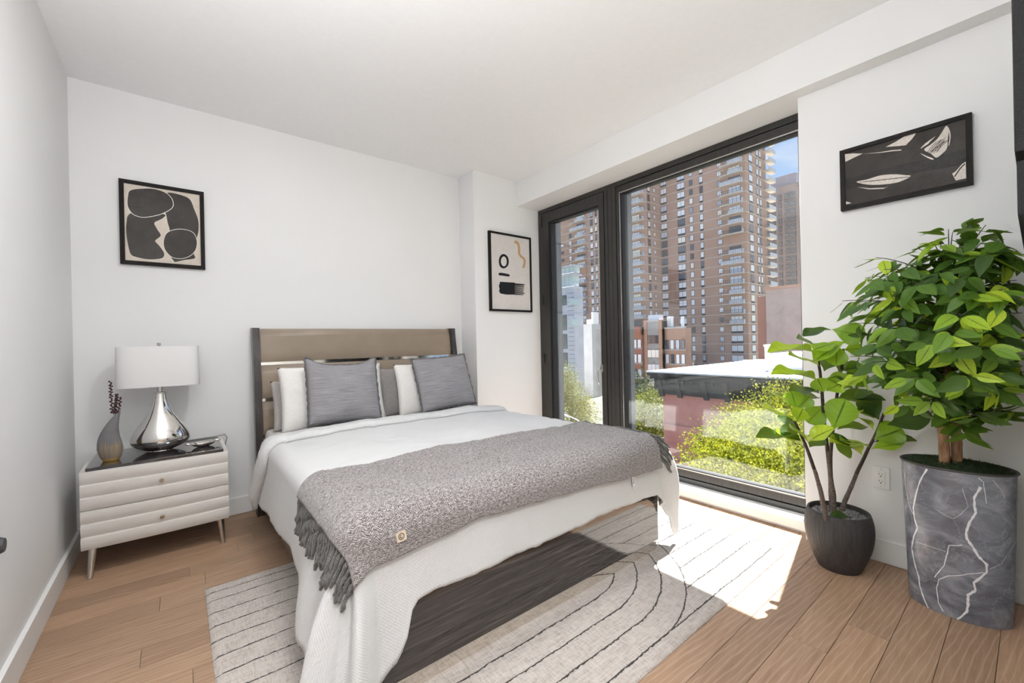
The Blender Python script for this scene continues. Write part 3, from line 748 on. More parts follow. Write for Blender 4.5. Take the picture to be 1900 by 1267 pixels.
b_ = bmesh.new(); cf = com.children[0].data; b_.from_mesh(cf); bmesh.ops.recalc_face_normals(b_, faces=b_.faces); b_.to_mesh(cf); b_.free()

# ---- throw blanket
def tfoot(x): return interp(x, [(.3, .20), (.55, .18), (.9, .15), (1.4, .165), (1.9, .20), (2.1, .20)])
TL, TRr = .115, .0
NU, NV = 260, 150; m = MB(); uvs = []; YT = 1.895
def tpt(a, b, lift=.016):
    x = (XI0-TL)+(L2+TL+TRr)*a; yh = YT+.012*N3(x*3, 2)+.02*(1-a); yf = YI-tfoot(x)+.008*N3(x*6, 4)
    y = yh+(yf-yh)*b
    p = drape(x, y, lift)
    e_ = 1-sstep(0, .04, min(a, 1-a, b, 1-b)*1.5)
    p.z += (.004*N3(x*14, y*14, 3)+.0035*N3(x*120, y*120, 7)+.0025*N3(x*230, y*230, 2))*(1-e_)-.010*e_*(1 if y > YI and XI0 < x < XI1 else 0)
    return p, (x, y)
for i in range(NU+1):
    for j in range(NV+1):
        p, uv_ = tpt(i/NU, j/NV); m.v.append(p[:]); uvs.append(uv_)
for i in range(NU):
    for j in range(NV):
        a = i*(NV+1)+j; m.f.append((a, a+1, a+NV+2, a+NV+1)); m.mi.append(0)
m.uv = uvs
thr = m.build('throw_blanket', THROW, smooth=True); solid(thr, .010, 1)
tag(thr, 'grey herringbone wool throw with dark fringe across the bed foot', 'blanket')
# fringe: every twisted strand is a part
r2 = random.Random(5)
def strand(side, k, n):
    b = (k+.5)/n; a = 0.0 if side < 0 else 1.0
    x = (XI0-TL)+(L2+TL+TRr)*a; p0, (x, y) = tpt(a, b)
    ln = r2.uniform(.115, .150); pts = []; lean = r2.uniform(-.10, .10)+(.10 if side < 0 else -.55)
    for q in range(9):
        t = q/8*ln; pp, _ = (drape(x+side*t, y+lean*t, .016+.004*math.sin(q*1.7+k)), 0)
        pp += Vector((.003*math.sin(q*2.1+k*1.3), .004*math.cos(q*1.9+k), 0)); pts.append(pp)
    m = MB(); rad_ = [.0072*(1+.25*math.sin(q*2.6+k)) for q in range(9)]; rad_[0] = .006; rad_[-1] = .005
    m.tube(pts, rad_, 6); return m.build('fringe_strand', FRINGE, thr, smooth=True)
for k in range(29): strand(-1, k, 29)
for k in range(26): strand(1, k, 26)
# cloth tag with printed symbol, and the small care label
def on_throw(px, py, lift):
    best = None
    for i in range(0, 61):
        for j in range(0, 61):
            a, b = i/60, .5+j/120
            p, _ = tpt(a, b, lift); d = p-EYE; dd_ = d.dot(FWD); qx = CX+FPX*d.dot(RGT)/dd_; qy = CY-FPX*d.dot(UPV)/dd_
            e_ = (qx-px)**2+(qy-py)**2
            if best is None or e_ < best[0]: best = (e_, a, b)
    return best[1], best[2]
TAGM = simple('tan_tag', (.58, .47, .36), .8); TAGI = simple('tag_black_print', (.01, .01, .01), .8)
ta, tb = on_throw(737, 995, .03)
O = tpt(ta, tb, .030)[0]; eu = (tpt(ta+.01, tb, .030)[0]-O).normalized(); ev = (tpt(ta, tb-.02, .030)[0]-O).normalized()
ev = (ev-eu*ev.dot(eu)).normalized(); nn = eu.cross(ev).normalized()
if nn.dot(EYE-O) < 0: nn = -nn
def flat(name, pts, lift, mat, par):
    m = MB(); m.add([O+eu*p[0]+ev*p[1]+nn*lift for p in pts], [tuple(range(len(pts)))]); return m.build(name, mat, par)
def annulus(name, r0, r1, a0, a1, c_, lift, mat, par, n=28):
    m = MB(); V = []
    for k in range(n+1):
        a = a0+(a1-a0)*k/n
        for r_ in (r0, r1): V.append(O+eu*(c_[0]+r_*math.cos(a))+ev*(c_[1]+r_*math.sin(a))+nn*lift)
    m.add(V, [(2*k, 2*k+1, 2*k+3, 2*k+2) for k in range(n)]); return m.build(name, mat, par)
tg = flat('cloth_tag', [(-.017, -.016), (.017, -.016), (.017, .016), (-.017, .016)], 0, TAGM, thr); solid(tg, .002, 0)
annulus('ring_print', .0082, .0105, 0, 2*PI, (0, 0), .0018, TAGI, tg)
annulus('letter_print', .0032, .0052, math.radians(70), math.radians(320), (0, 0), .0018, TAGI, tg)
ta, tb = on_throw(1175, 887, .016); tb = 1.0
O = tpt(ta, tb, .012)[0]; p2 = tpt(ta+.01, tb, .012)[0]; eu = (p2-O).normalized(); ev = Vector((0, -.1, -1)).normalized(); nn = Vector((0, -1, 0))
LBL = simple('white_care_label', (.75, .75, .76), .7)
cl_ = flat('care_label', [(-.013, -.004), (.013, -.004), (.013, .045), (-.013, .045)], .012, LBL, thr)
flat('label_edge', [(-.013, -.004), (-.008, -.004), (-.008, .045), (-.013, .045)], .0124, TAGI, cl_)
for q in (.008, .018, .028): flat('label_print', [(-.003, q), (.009, q), (.009, q+.004), (-.003, q+.004)], .0124, INK, cl_)

# ---- pillows
def pillow(name, w, h, t, loc, rx, rz, ry, mat, label, cat, group, seed, flange=0.0, edge_mat=None, pinch=.10, fold=0.0):
    """stands on its long edge: local x = width, local z = height"""
    nx, nz = 34, 30
    def sur(sgn):
        P_ = []
        for i in range(nx+1):
            for j in range(nz+1):
                a = -1+2*i/nx; b = -1+2*j/nz
                ww = max(0.0, (1-abs(a)**2.6))**.55*max(0.0, (1-abs(b)**2.6))**.55
                shx = 1-pinch*(1-b*b)*.0-pinch*(abs(b)**0)*(1-abs(b)**2)*.35*abs(a)**3
                shz = 1-pinch*(1-abs(a)**2)*.55*abs(b)**3
                bump_ = .010*N3(a*2.1+seed, b*2.3, seed*3)+.006*N3(a*5+seed, b*5)
                y = sgn*(t*.5*ww)+(bump_ if 0 < i < nx and 0 < j < nz else 0)*ww
                z = b*h/2*shz
                if fold: z += -fold*max(0, b)**2*math.exp(-(a/.78)**6); y += fold*.5*max(0, b)*math.exp(-((a)/.6)**4)*.6
                sag = -.03*h*(1-ww)*0
                P_.append((a*w/2*shx, y, z+sag))
        return P_
    m = MB(); uvs = []
    F_ = sur(-1); B_ = sur(1); stp = nz+1
    m.v += F_; vb = {}
    for i in range(nx+1):
        for j in range(nz+1):
            uvs.append((i/nx*w, j/nz*h))
    for i in range(nx+1):
        for j in range(nz+1):
            if i in (0, nx) or j in (0, nz): vb[i, j] = i*stp+j
            else: vb[i, j] = len(m.v); m.v.append(B_[i*stp+j]); uvs.append((i/nx*w, j/nz*h))
    for i in range(nx):
        for j in range(nz):
            m.f.append((i*stp+j, (i+1)*stp+j, (i+1)*stp+j+1, i*stp+j+1)); m.mi.append(0)
            m.f.append((vb[i, j], vb[i, j+1], vb[i+1, j+1], vb[i+1, j])); m.mi.append(0)
    m.uv = uvs
    rot = Matrix.Rotation(rz, 3, 'Z') @ Matrix.Rotation(rx, 3, 'X') @ Matrix.Rotation(ry, 3, 'Y')
    loc = Vector(loc); lowest = min((rot @ Vector(p)).z for p in m.v)
    ctr = loc-Vector((0, 0, lowest))
    m.v = [(rot @ Vector(p)+ctr)[:] for p in m.v]
    o = m.build(name, mat, smooth=True, origin=loc); tag(o, label, cat, group)
    if edge_mat:
        e_ = []
        for i in range(nx+1): e_.append((i, 0))
        for j in range(1, nz+1): e_.append((nx, j))
        for i in range(nx-1, -1, -1): e_.append((i, nz))
        for j in range(nz-1, 0, -1): e_.append((0, j))
        pts = [Vector(F_[i*stp+j]) for i, j in e_]
        mm = MB(); V = []; L_ = len(pts); uv2 = []
        for k, p in enumerate(pts):
            d = Vector((p.x/(w/2), 0, p.z/(h/2))); d.normalize()
            fl = flange*(1+.35*N3(k*.6, seed)+.5*math.sin(k*1.9)*.4)
            V += [p-d*.004+Vector((0, -.006, 0)), p+d*fl+Vector((0, .004*math.sin(k*1.1), 0)), p-d*.004+Vector((0, .006, 0))]
            uv2 += [(k*.02, 0), (k*.02, .01), (k*.02, .02)]
        Fc = []
        for k in range(L_):
            k2 = (k+1) % L_; Fc += [(k*3, k2*3, k2*3+1, k*3+1), (k*3+1, k2*3+1, k2*3+2, k*3+2)]
        mm.add([(rot @ Vector(p)+ctr) for p in V], Fc); mm.uv = uv2
        mm.build('frayed_edge', edge_mat, o, smooth=True)
    return o
PG = 'pillows against the headboard'
pillow('sleeping_pillow', .66, .36, .13, (.845, 3.375, .622), math.radians(-17), 0, 0, GPILL, 'grey pillow behind the white one at the nightstand side', 'pillow', PG, 1)
pillow('sleeping_pillow', .73, .455, .15, (.905, 3.240, .630), math.radians(-15), 0, 0, WPIL, 'white pillow behind the left square cushion', 'pillow', PG, 2)
pillow('square_cushion', .50, .47, .15, (.925, 3.085, .668), math.radians(-16), math.radians(2), math.radians(2), CUSH, 'grey slub linen cushion with frayed edge nearer the nightstand', 'cushion', 'square grey cushions', 3, .012, CUSHE, .14, .040)
pillow('sleeping_pillow', .66, .40, .13, (1.62, 3.385, .622), math.radians(-13), 0, 0, GPIL, 'dark grey pillow behind the white one at the window side', 'pillow', PG, 4)
pillow('sleeping_pillow', .66, .43, .15, (1.715, 3.255, .630), math.radians(-14), 0, 0, WPIL, 'white pillow behind the right square cushion', 'pillow', PG, 5)
pillow('square_cushion', .50, .45, .15, (1.745, 3.105, .668), math.radians(-20), math.radians(-2), math.radians(-3), CUSH, 'grey slub linen cushion with frayed edge nearer the window', 'cushion', 'square grey cushions', 6, .012, CUSHE, .12, .0)

# ------------------------------------------------------------------ nightstand
ns = thing('nightstand', (-.09, 3.40, 0), 'pearl lacquered two drawer nightstand with fluted front and dark glossy top', 'nightstand')
NX0, NX1, NYF, NYB = -.416, .237, 3.168, 3.635
m = MB()
m.box(NX0+.004, NX1-.004, NYF+.028, NYB, .155, .566, .004); m.build('body', LACQ, ns)
for x0, x1, sg in ((NX0, NX0+.020, 1), (NX1-.020, NX1, -1)):      # low side rims beside the slab
    m = MB(); xo, xi = (x0, x1) if sg > 0 else (x1, x0)
    m.add([(xo, NYF+.004, .560), (xi, NYF+.004, .560), (xo, NYB, .560), (xi, NYB, .560), (xo, NYF+.004, .572), (xi, NYF+.004, .569), (xo, NYB, .590), (xi, NYB, .587)],
          [(0, 1, 5, 4), (2, 6, 7, 3), (4, 5, 7, 6), (0, 4, 6, 2), (1, 3, 7, 5)]); m.build('side_rim', LACQ, ns)
part('top_slab', [(-.394, .215, 3.176, NYB-.004, .5665, .588)], DTOP, ns, .002)
for (z0, z1) in ((.364, .570), (.152, .3605)):
    m = MB(); nx = 28; nzp = 36; V = []
    for i in range(nx+1):
        t = i/nx; x = NX0+(NX1-NX0)*t; bow = -.012*(1-(2*t-1)**2)
        for j in range(nzp+1):
            z = z0+(z1-z0)*j/nzp; q = (j/nzp*3) % 1.0
            if j == nzp: q = 1.0
            fl = .034*(q-.62)**2 if q < .62 else .020*(q-.62)**2        # each flute is a soft half round
            V.append((x, NYF+bow+fl*.9, z))
    m.grid(V, nx+1, nzp+1)
    e0 = m.add([(v[0], NYF+.030, v[2]) for v in V], [])
    bd = [i*(nzp+1) for i in range(nx+1)]+[nx*(nzp+1)+j for j in range(1, nzp+1)]+[i*(nzp+1)+nzp for i in range(nx-1, -1, -1)]+[j for j in range(nzp-1, 0, -1)]
    for a in range(len(bd)):
        b = (a+1) % len(bd); m.f.append((bd[a], e0+bd[a], e0+bd[b], bd[b])); m.mi.append(0)
    dr = m.build('drawer', LACQ, ns, smooth=True, angle=30)
    b_ = bmesh.new(); b_.from_mesh(dr.data); bmesh.ops.delete(b_, geom=[v for v in b_.verts if not v.link_faces], context='VERTS'); bmesh.ops.recalc_face_normals(b_, faces=b_.faces); b_.to_mesh(dr.data); b_.free()
    zk = (z0+z1)/2; xk = (NX0+NX1)/2+.008
    m = MB(); m.tube([(xk, NYF-.002, zk), (xk, NYF-.016, zk)], .005, 10); m.tube([(xk, NYF-.016, zk), (xk, NYF-.020, zk), (xk, NYF-.027, zk), (xk, NYF-.029, zk)], [.008, .0105, .0105, .008], 8)
    m.build('knob', simple('brass_knob', (.42, .33, .25), .35, .9), dr)
for (x, y, dx, dy) in ((-.372, 3.20, -.012, -.028), (.193, 3.20, .014, -.012), (-.372, 3.585, -.012, .02), (.193, 3.585, .014, .02)):
    m = MB(); m.tube([(x, y, .156), (x+dx*.9, y+dy*.9, .012), (x+dx, y+dy, .0)], [.019, .0115, .0115], 16); m.build('leg', STEEL, ns, smooth=True, angle=40)

# ------------------------------------------------------------------ table lamp
LX, LY, LZ = -.088, 3.425, .588
lamp = thing('table_lamp', (LX, LY, LZ), 'smoked mirror glass table lamp with white drum shade on the nightstand', 'lamp')
pr_ = [(.058, 0), (.062, .004), (.085, .012), (.125, .034), (.143, .058), (.146, .078), (.140, .100), (.122, .135), (.098, .172), (.074, .210), (.054, .250), (.040, .290), (.033, .325), (.030, .352)]
def smooth_prof(p, n=4):
    out_ = []
    for i in range(len(p)-1):
        p0, p1, p2, p3 = [Vector(p[min(max(i+j-1, 0), len(p)-1)]) for j in range(4)]
        for k in range(n):
            t = k/n; q = .5*((2*p1)+(-p0+p2)*t+(2*p0-5*p1+4*p2-p3)*t*t+(-p0+3*p1-3*p2+p3)*t**3); out_.append((q[0], q[1]))
    out_.append(p[-1]); return out_
m = MB(); m.lathe(smooth_prof(pr_), (LX, LY, LZ), 56, 1.0, .62); m.build('glass_body', SILVER, lamp, smooth=True, angle=50)
m = MB(); m.lathe([(.060, 0), (.060, .006), (.05, .007)], (LX, LY, LZ), 40, 1.0, .62); m.build('foot_plate', CHROME, lamp)
m = MB(); m.lathe([(.032, .350), (.032, .360), (.026, .362), (.014, .364), (.014, .410), (.009, .412), (.009, .470)], (LX, LY, LZ), 24); m.build('neck', STEEL, lamp, smooth=True, angle=40)
m = MB(); m.tube([(LX, LY, LZ+.47), (LX, LY, LZ+.652)], .003, 8); m.tube([(LX, LY, LZ+.650), (LX, LY, LZ+.656), (LX, LY, LZ+.668)], [.009, .010, .009], 14)
for a in (0, PI/2, PI, 3*PI/2): m.tube([(LX, LY, LZ+.640), (LX+.197*math.cos(a), LY+.105*math.sin(a), LZ+.640)], .002, 6)
m.build('finial', STEEL, lamp, smooth=True, angle=40)
sh = M('lamp_shade_linen').set((.94, .935, .93), .9)
trn = sh.n('ShaderNodeBsdfTranslucent'); trn.inputs[0].default_value = (.85, .84, .82, 1); mxs = sh.n('ShaderNodeMixShader'); mxs.inputs[0].default_value = .35
sh.l(sh.b.outputs[0], mxs.inputs[1]); sh.l(trn.outputs[0], mxs.inputs[2]); sh.l(mxs.outputs[0], sh.o.inputs[0])
g = sh.noise(sh.coord(scale=(40, 40, 400)), 3, 2); sh.bump(g, .08, .001)
m = MB(); nseg = 64; V = []
for zz, k in ((.400, 1.0), (.402, 1.003), (.643, .985), (.645, .982)):
    for i in range(nseg):
        a = 2*PI*i/nseg; ca, sa = math.cos(a), math.sin(a); q = (abs(ca)**4+abs(sa)**4)**(-1/4)
        V.append((LX+.200*k*ca*q, LY+.108*k*sa*q, LZ+zz))
m.add(V, [(r_*nseg+i, r_*nseg+(i+1) % nseg, (r_+1)*nseg+(i+1) % nseg, (r_+1)*nseg+i) for r_ in range(3) for i in range(nseg)])
so = m.build('shade', sh.m, lamp, smooth=True, angle=60); solid(so, .003, 0)
m = MB(); m.tube([(LX, LY+.08, LZ+.004), (LX+.06, 3.60, LZ+.004), (.16, 3.625, LZ+.004), (.225, 3.628, LZ+.006), (.255, 3.615, LZ+.012), (.268, 3.605, LZ-.01), (.258, 3.625, LZ-.05), (.252, 3.645, .30), (.252, 3.645, .14)], .003, 8)
m.build('cord', simple('grey_cord', (.20, .19, .18), .5), lamp, smooth=True)

# ------------------------------------------------------------------ teardrop vase with dried sprigs
VX, VY, VZ = -.306, 3.300, .588
vm = M('grey_matte_ceramic').set(rough=.75, spec=.25)
tcv = vm.n('ShaderNodeTexCoord'); sv = vm.n('ShaderNodeSeparateXYZ'); vm.l(tcv.outputs['Object'], sv.inputs[0])
ang = vm.math('ARCTAN2', sv.outputs[1], sv.outputs[0]); cmb = vm.n('ShaderNodeCombineXYZ'); vm.l(ang, cmb.inputs[0])
fl = vm.n('ShaderNodeTexNoise'); fl.inputs['Scale'].default_value = 5.5; fl.inputs['Detail'].default_value = 1; vm.l(cmb.outputs[0], fl.inputs['Vector'])
hgt = vm.math('ADD', vm.math('MULTIPLY', fl.outputs[0], .20), -.005)
stripe = vm.n('ShaderNodeTexNoise'); stripe.inputs['Scale'].default_value = 16; vm.l(cmb.outputs[0], stripe.inputs['Vector'])
msk = vm.math('MULTIPLY', vm.math('LESS_THAN', sv.outputs[2], hgt), vm.math('MAXIMUM', vm.math('GREATER_THAN', stripe.outputs[0], .53), vm.math('LESS_THAN', sv.outputs[2], .016)))
gn = vm.noise(tcv.outputs['Object'], 25, 3)
vm.col(vm.mix(msk, vm.ramp(gn, [(.3, (.15, .145, .15)), (.7, (.19, .185, .19))]), (.52, .33, .09)))
vm.l(vm.math('MULTIPLY', msk, .5), vm.b.inputs['Metallic']); vm.l(vm.math('SUBTRACT', .75, vm.math('MULTIPLY', msk, .35)), vm.b.inputs['Roughness'])
m = MB(); V = []; n = 28
prof = smooth_prof([(.028, 0), (.034, .002), (.046, .025), (.0545, .060), (.0545, .085), (.050, .115), (.042, .150), (.033, .185), (.0235, .220), (.014, .250), (.007, .272)], 3)
for (rr, z) in prof:
    t = z/.272; cx_ = .002-.022*math.sin(min(1, t*1.0)*PI)*.55*t+.045*max(0, t-.45)**1.6*2.2
    for k in range(n):
        a = 2*PI*k/n; V.append((VX+cx_+rr*math.cos(a), VY+.62*rr*math.sin(a), VZ+z+(.012*math.cos(a) if z > .26 else 0)))
m.add(V, [(i*n+k, i*n+(k+1) % n, (i+1)*n+(k+1) % n, (i+1)*n+k) for i in range(len(prof)-1) for k in range(n)]+[tuple(reversed(range(n)))])
vo = m.build('teardrop_vase', vm.m, smooth=True, origin=(VX, VY, VZ)); solid(vo, .002, -1)
tag(vo, 'grey teardrop vase with gold flame marks on the nightstand', 'vase')
TWIG = simple('dark_twig', (.03, .012, .012), .8, var=.4, sc=80); BUD = simple('dark_red_bud', (.055, .014, .017), .7, var=.4, sc=60)
budv = MB(); budv.lathe([(.0005, -.006), (.0045, -.002), (.005, .001), (.0005, .007)], (0, 0, 0), 6); bud_me = budv.build('bud', BUD).data
bpy.data.objects.remove(bpy.data.objects['bud'])
rS = random.Random(11)
for (ps, lab) in (([(222, 775), (208, 765), (206, 735), (205, 708)], 'taller dark dried sprig leaning left in the teardrop vase'), ([(221, 778), (213, 765), (215, 748), (217, 731)], 'shorter dense dark dried sprig in the middle of the teardrop vase'), ([(222, 775), (219, 765), (222, 752), (223, 738)], 'thin curved dark dried sprig at the right of the teardrop vase')):
    P_ = [on_y(x, y, VY) for x, y in ps]; P_[0] = Vector((VX+.028, VY, VZ+.245))
    t = thing('dried_sprig', P_[0], lab, 'sprig', 'dried sprigs in the vase')
    m = MB(); m.tube(P_, .0014, 6); m.build('stem', TWIG, t)
    tot = 26 if 'thin' not in lab else 12
    for k in range(tot):
        u_ = .30+.70*k/(tot-1); q = u_*(len(P_)-1); i = min(int(q), len(P_)-2); p = P_[i].lerp(P_[i+1], q-i)
        a = k*2.4; rr = .0055 if 'thin' not in lab else .0045
        o = bpy.data.objects.new('bud', bud_me); COL.objects.link(o); o.parent = t
        o.location = p+Vector((rr*math.cos(a), rr*math.sin(a), rS.uniform(-.002, .002)))-P_[0]; o.rotation_euler = (rS.uniform(-.8, .8), rS.uniform(-.8, .8), a)
# small silver leaf-handled dish
dp = on_z(378, 829, .59)
dx, dy = dp.x, dp.y+.035
dish = thing('silver_dish', (dx, dy, .588), 'small oval silver dish with leaf handles at the right of the nightstand', 'dish')
m = MB(); m.lathe([(.001, .004), (.030, .005), (.050, .012), (.066, .024), (.070, .026), (.067, .022), (.050, .008), (.030, .0), (.001, .0)], (dx, dy, .5885), 36, 1.0, .62, math.radians(12)); m.build('bowl', CHROME, dish, smooth=True)
for sg in (-1, 1):
    m = MB(); a = math.radians(12); ux, uy = math.cos(a)*sg, math.sin(a)*sg
    for q in range(3):
        off = (q-1)*.012
        m.tube([(dx+ux*.062-uy*off, dy+uy*.062+ux*off, .613), (dx+ux*.078-uy*off*1.5, dy+uy*.078+ux*off*1.5, .617), (dx+ux*(.094-abs(off)*.5)-uy*off*1.2, dy+uy*(.094-abs(off)*.5)+ux*off*1.2, .612)], [.002, .006, .002], 8)
    m.build('leaf_handle', CHROME, dish, smooth=True)

# ------------------------------------------------------------------ leaves
def leaf_mat(name, cols, trans=.45, rough=.4):
    m = M(name).set(rough=rough, spec=.4)
    rnd = m.rnd(); cr_ = m.ramp(rnd, cols)
    vn = m.noise(m.coord(), 40, 2)
    cr2 = m.mix(.15, cr_, m.ramp(vn, [(.3, (.03, .08, .01)), (.7, (.22, .40, .05))]))
    m.col(cr2)
    geo = m.n('ShaderNodeTexCoord'); sp = m.n('ShaderNodeSeparateXYZ'); m.l(geo.outputs['UV'], sp.inputs[0])
    rib = m.math('LESS_THAN', m.math('ABSOLUTE', sp.outputs[0]), .03)
    vein = m.math('LESS_THAN', m.math('ABSOLUTE', m.math('SUBTRACT', m.math('FRACT', m.math('MULTIPLY', m.math('ADD', sp.outputs[1], m.math('MULTIPLY', m.math('ABSOLUTE', sp.outputs[0]), -.45)), 6.0)), .5)), .04)
    dk = m.mix(m.math('MAXIMUM', rib, m.math('MULTIPLY', vein, .4)), cr2, (.05, .09, .015)); m.col(dk)
    tr_ = m.n('ShaderNodeBsdfTranslucent'); m.l(m.mix(.5, cr2, (.35, .55, .02)), tr_.inputs[0])
    ms = m.n('ShaderNodeMixShader'); ms.inputs[0].default_value = trans
    m.l(m.b.outputs[0], ms.inputs[1]); m.l(tr_.outputs[0], ms.inputs[2]); m.l(ms.outputs[0], m.o.inputs[0]); return m.m
FICUS = leaf_mat('ficus_leaf_green', [(0, (.025, .062, .022)), (.25, (.065, .15, .030)), (.5, (.16, .31, .035)), (.72, (.38, .58, .045)), (1, (.66, .82, .05))], .42)
FIG = leaf_mat('fig_leaf_green', [(0, (.010, .030, .020)), (.3, (.028, .085, .03)), (.55, (.13, .28, .03)), (.76, (.36, .58, .04)), (1, (.66, .80, .06))], .40, .32)  # lime end of the ramp paints sunlight into the leaf colour
def leaf_mesh(name, outline, fold, curl, wave, mat, rows=8):
    """outline(t) half width along the length 0..1; leaf lies along +Y with its face up (+Z)"""
    m = MB(); uv = []; V = []
    for i in range(rows+1):
        t = i/rows; w = outline(t)
        for k in (-1, -.55, 0, .55, 1):
            V.append((k*w, t, fold*abs(k)*w*1.0-curl*t*t+wave*math.sin(t*7+k)*abs(k)*w)); uv.append((k*.5, t))
    m.add(V, [(i*5+k, i*5+k+1, i*5+k+6, i*5+k+5) for i in range(rows) for k in range(4)]); m.uv = uv
    o = m.build(name, mat, smooth=True); me = o.data; bpy.data.objects.remove(o); return me
def o_ficus(t): return .30*(math.sin(PI*min(1, t**.80))**.85)*(1-.35*t) + (0 if 0 < t < 1 else .002)
def o_fig(t): return max(.006, .155*math.sin(PI*min(1, t*1.25))**.9*(t < .8)*(1-sstep(.2, .55, t)) + .40*sstep(.12, .62, t)*math.sqrt(max(0, 1-((t-.62)/.385)**2 if t > .62 else 1)))
ficus_me = [leaf_mesh('ficus_leaf', o_ficus, .18, .10, .05, FICUS), leaf_mesh('ficus_leaf_b', o_ficus, .30, .25, .08, FICUS), leaf_mesh('ficus_leaf_c', o_ficus, .08, -.08, .05, FICUS)]
fig_me = [leaf_mesh('fig_leaf', o_fig, .16, .14, .16, FIG, 12), leaf_mesh('fig_leaf_b', o_fig, .34, .26, .20, FIG, 12), leaf_mesh('fig_leaf_c', o_fig, .08, .02, .14, FIG, 12)]
def place_leaf(me, base, direction, up, length, width, parent, name='leaf'):
    d = Vector(direction).normalized(); u_ = Vector(up); u_ = (u_-d*u_.dot(d))
    if u_.length < 1e-4: u_ = d.orthogonal()
    u_.normalize(); x_ = d.cross(u_).normalized()
    o = bpy.data.objects.new(name, me); COL.objects.link(o); o.parent = parent
    mt_ = Matrix((x_*width, d*length, u_*length)).transposed().to_4x4(); mt_.translation = Vector(base)-parent_world(parent)
    o.matrix_basis = mt_; return o

# ------------------------------------------------------------------ fiddle leaf fig in the ribbed dark pot
BARK = M('pale_bark').set(rough=.9)
g = BARK.noise(BARK.coord(scale=(1, 1, 4)), 70, 5, .7); BARK.col(BARK.ramp(g, [(.3, (.05, .035, .03)), (.55, (.17, .13, .11)), (.75, (.36, .31, .28))])); BARK.bump(g, .9, .006); BARK = BARK.m
STEMD = simple('dark_stem', (.045, .028, .022), .6, var=.4, sc=60)
PX, PY = 2.700, .668
fig = thing('potted_fiddle_leaf_fig', (PX, PY, 0), 'artificial fiddle leaf fig in round charcoal pot beside the window', 'plant')
pm = M('charcoal_ribbed_pot').set(rough=.55, spec=.4)
g = pm.noise(pm.coord(scale=(22, 22, 1.2)), 3.5, 5, .6, .8); pm.col(pm.ramp(g, [(.3, (.028, .026, .026)), (.7, (.058, .054, .053))])); pm.bump(g, .7, .01)
prof = smooth_prof([(.084, 0), (.092, .004), (.112, .05), (.136, .12), (.147, .19), (.145, .25), (.135, .292), (.131, .298), (.124, .296), (.120, .270)], 4)
m = MB(); m.lathe(prof, (PX, PY, 0), 56)
po = m.build('pot', pm.m, fig, smooth=True)
gm = M('grey_gravel').set(rough=.9); g = gm.n('ShaderNodeTexVoronoi'); g.inputs['Scale'].default_value = 140; gm.l(gm.coord(), g.inputs['Vector'])
gm.col(gm.ramp(g.outputs['Color'], [(.2, (.05, .05, .05)), (.8, (.45, .44, .43))])); gm.bump(g.outputs['Distance'], 1.0, .01)
m = MB(); V = [(PX, PY, .282)]; n = 40
for rr in (.04, .08, .121):
    for k in range(n): a = 2*PI*k/n; V.append((PX+rr*math.cos(a), PY+rr*math.sin(a), .276+.006*N3(rr*60, a*8)))
m.add(V, [(0, 1+k, 1+(k+1) % n) for k in range(n)]+[(1+q*n+k, 1+q*n+n+k, 1+q*n+n+(k+1) % n, 1+q*n+(k+1) % n) for q in range(2) for k in range(n)])
tag(m.build('gravel', gm.m, fig, smooth=True), kind='stuff')
def cz(x, y): return (1400+x*340/1134, 590+y*380/1267)
FD = 2.20
def fp(x, y, dd_=0.0): q = cz(x, y); return on_d(q[0], q[1], FD+dd_, 2.865)
stems = [([(445, 1195), (410, 1075), (378, 960), (340, 850), (310, 770), (250, 640)], -.06),
         ([(490, 1230), (490, 1100), (470, 980), (455, 850), (435, 680), (420, 500), (405, 330), (385, 190)], 0.0),
         ([(540, 1210), (560, 1130), (600, 1040), (640, 940), (680, 860), (740, 740), (800, 590)], .05),
         ([(478, 1180), (470, 1000), (468, 860), (480, 720), (505, 520), (530, 350), (552, 190)], .09)]
for ps, dd_ in stems:
    P_ = [fp(x, y, dd_) for x, y in ps]; P_[0].z = .27; n = len(P_)
    lo = [i for i in range(n) if i <= 3]
    m = MB(); fine_ = []
    for i in range(n-1):
        for k in range(4): fine_.append(P_[i].lerp(P_[i+1], k/4)+Vector((.003*N3(i+k*.3, 2), .003*N3(i+k*.3, 7), 0)))
    fine_.append(P_[-1]); nn_ = len(fine_)
    kb = int(nn_*.45); m.tube(fine_[:kb+1], [.0125*(1-.3*i/kb)*(1+.22*N3(i*1.7, 3)) for i in range(kb+1)], 9); m.build('bark_stem', BARK, fig, smooth=True)
    m = MB(); m.tube(fine_[kb:], [.0090*(1-.35*i/(nn_-kb)) for i in range(nn_-kb)], 8); m.build('stem', STEMD, fig, smooth=True)
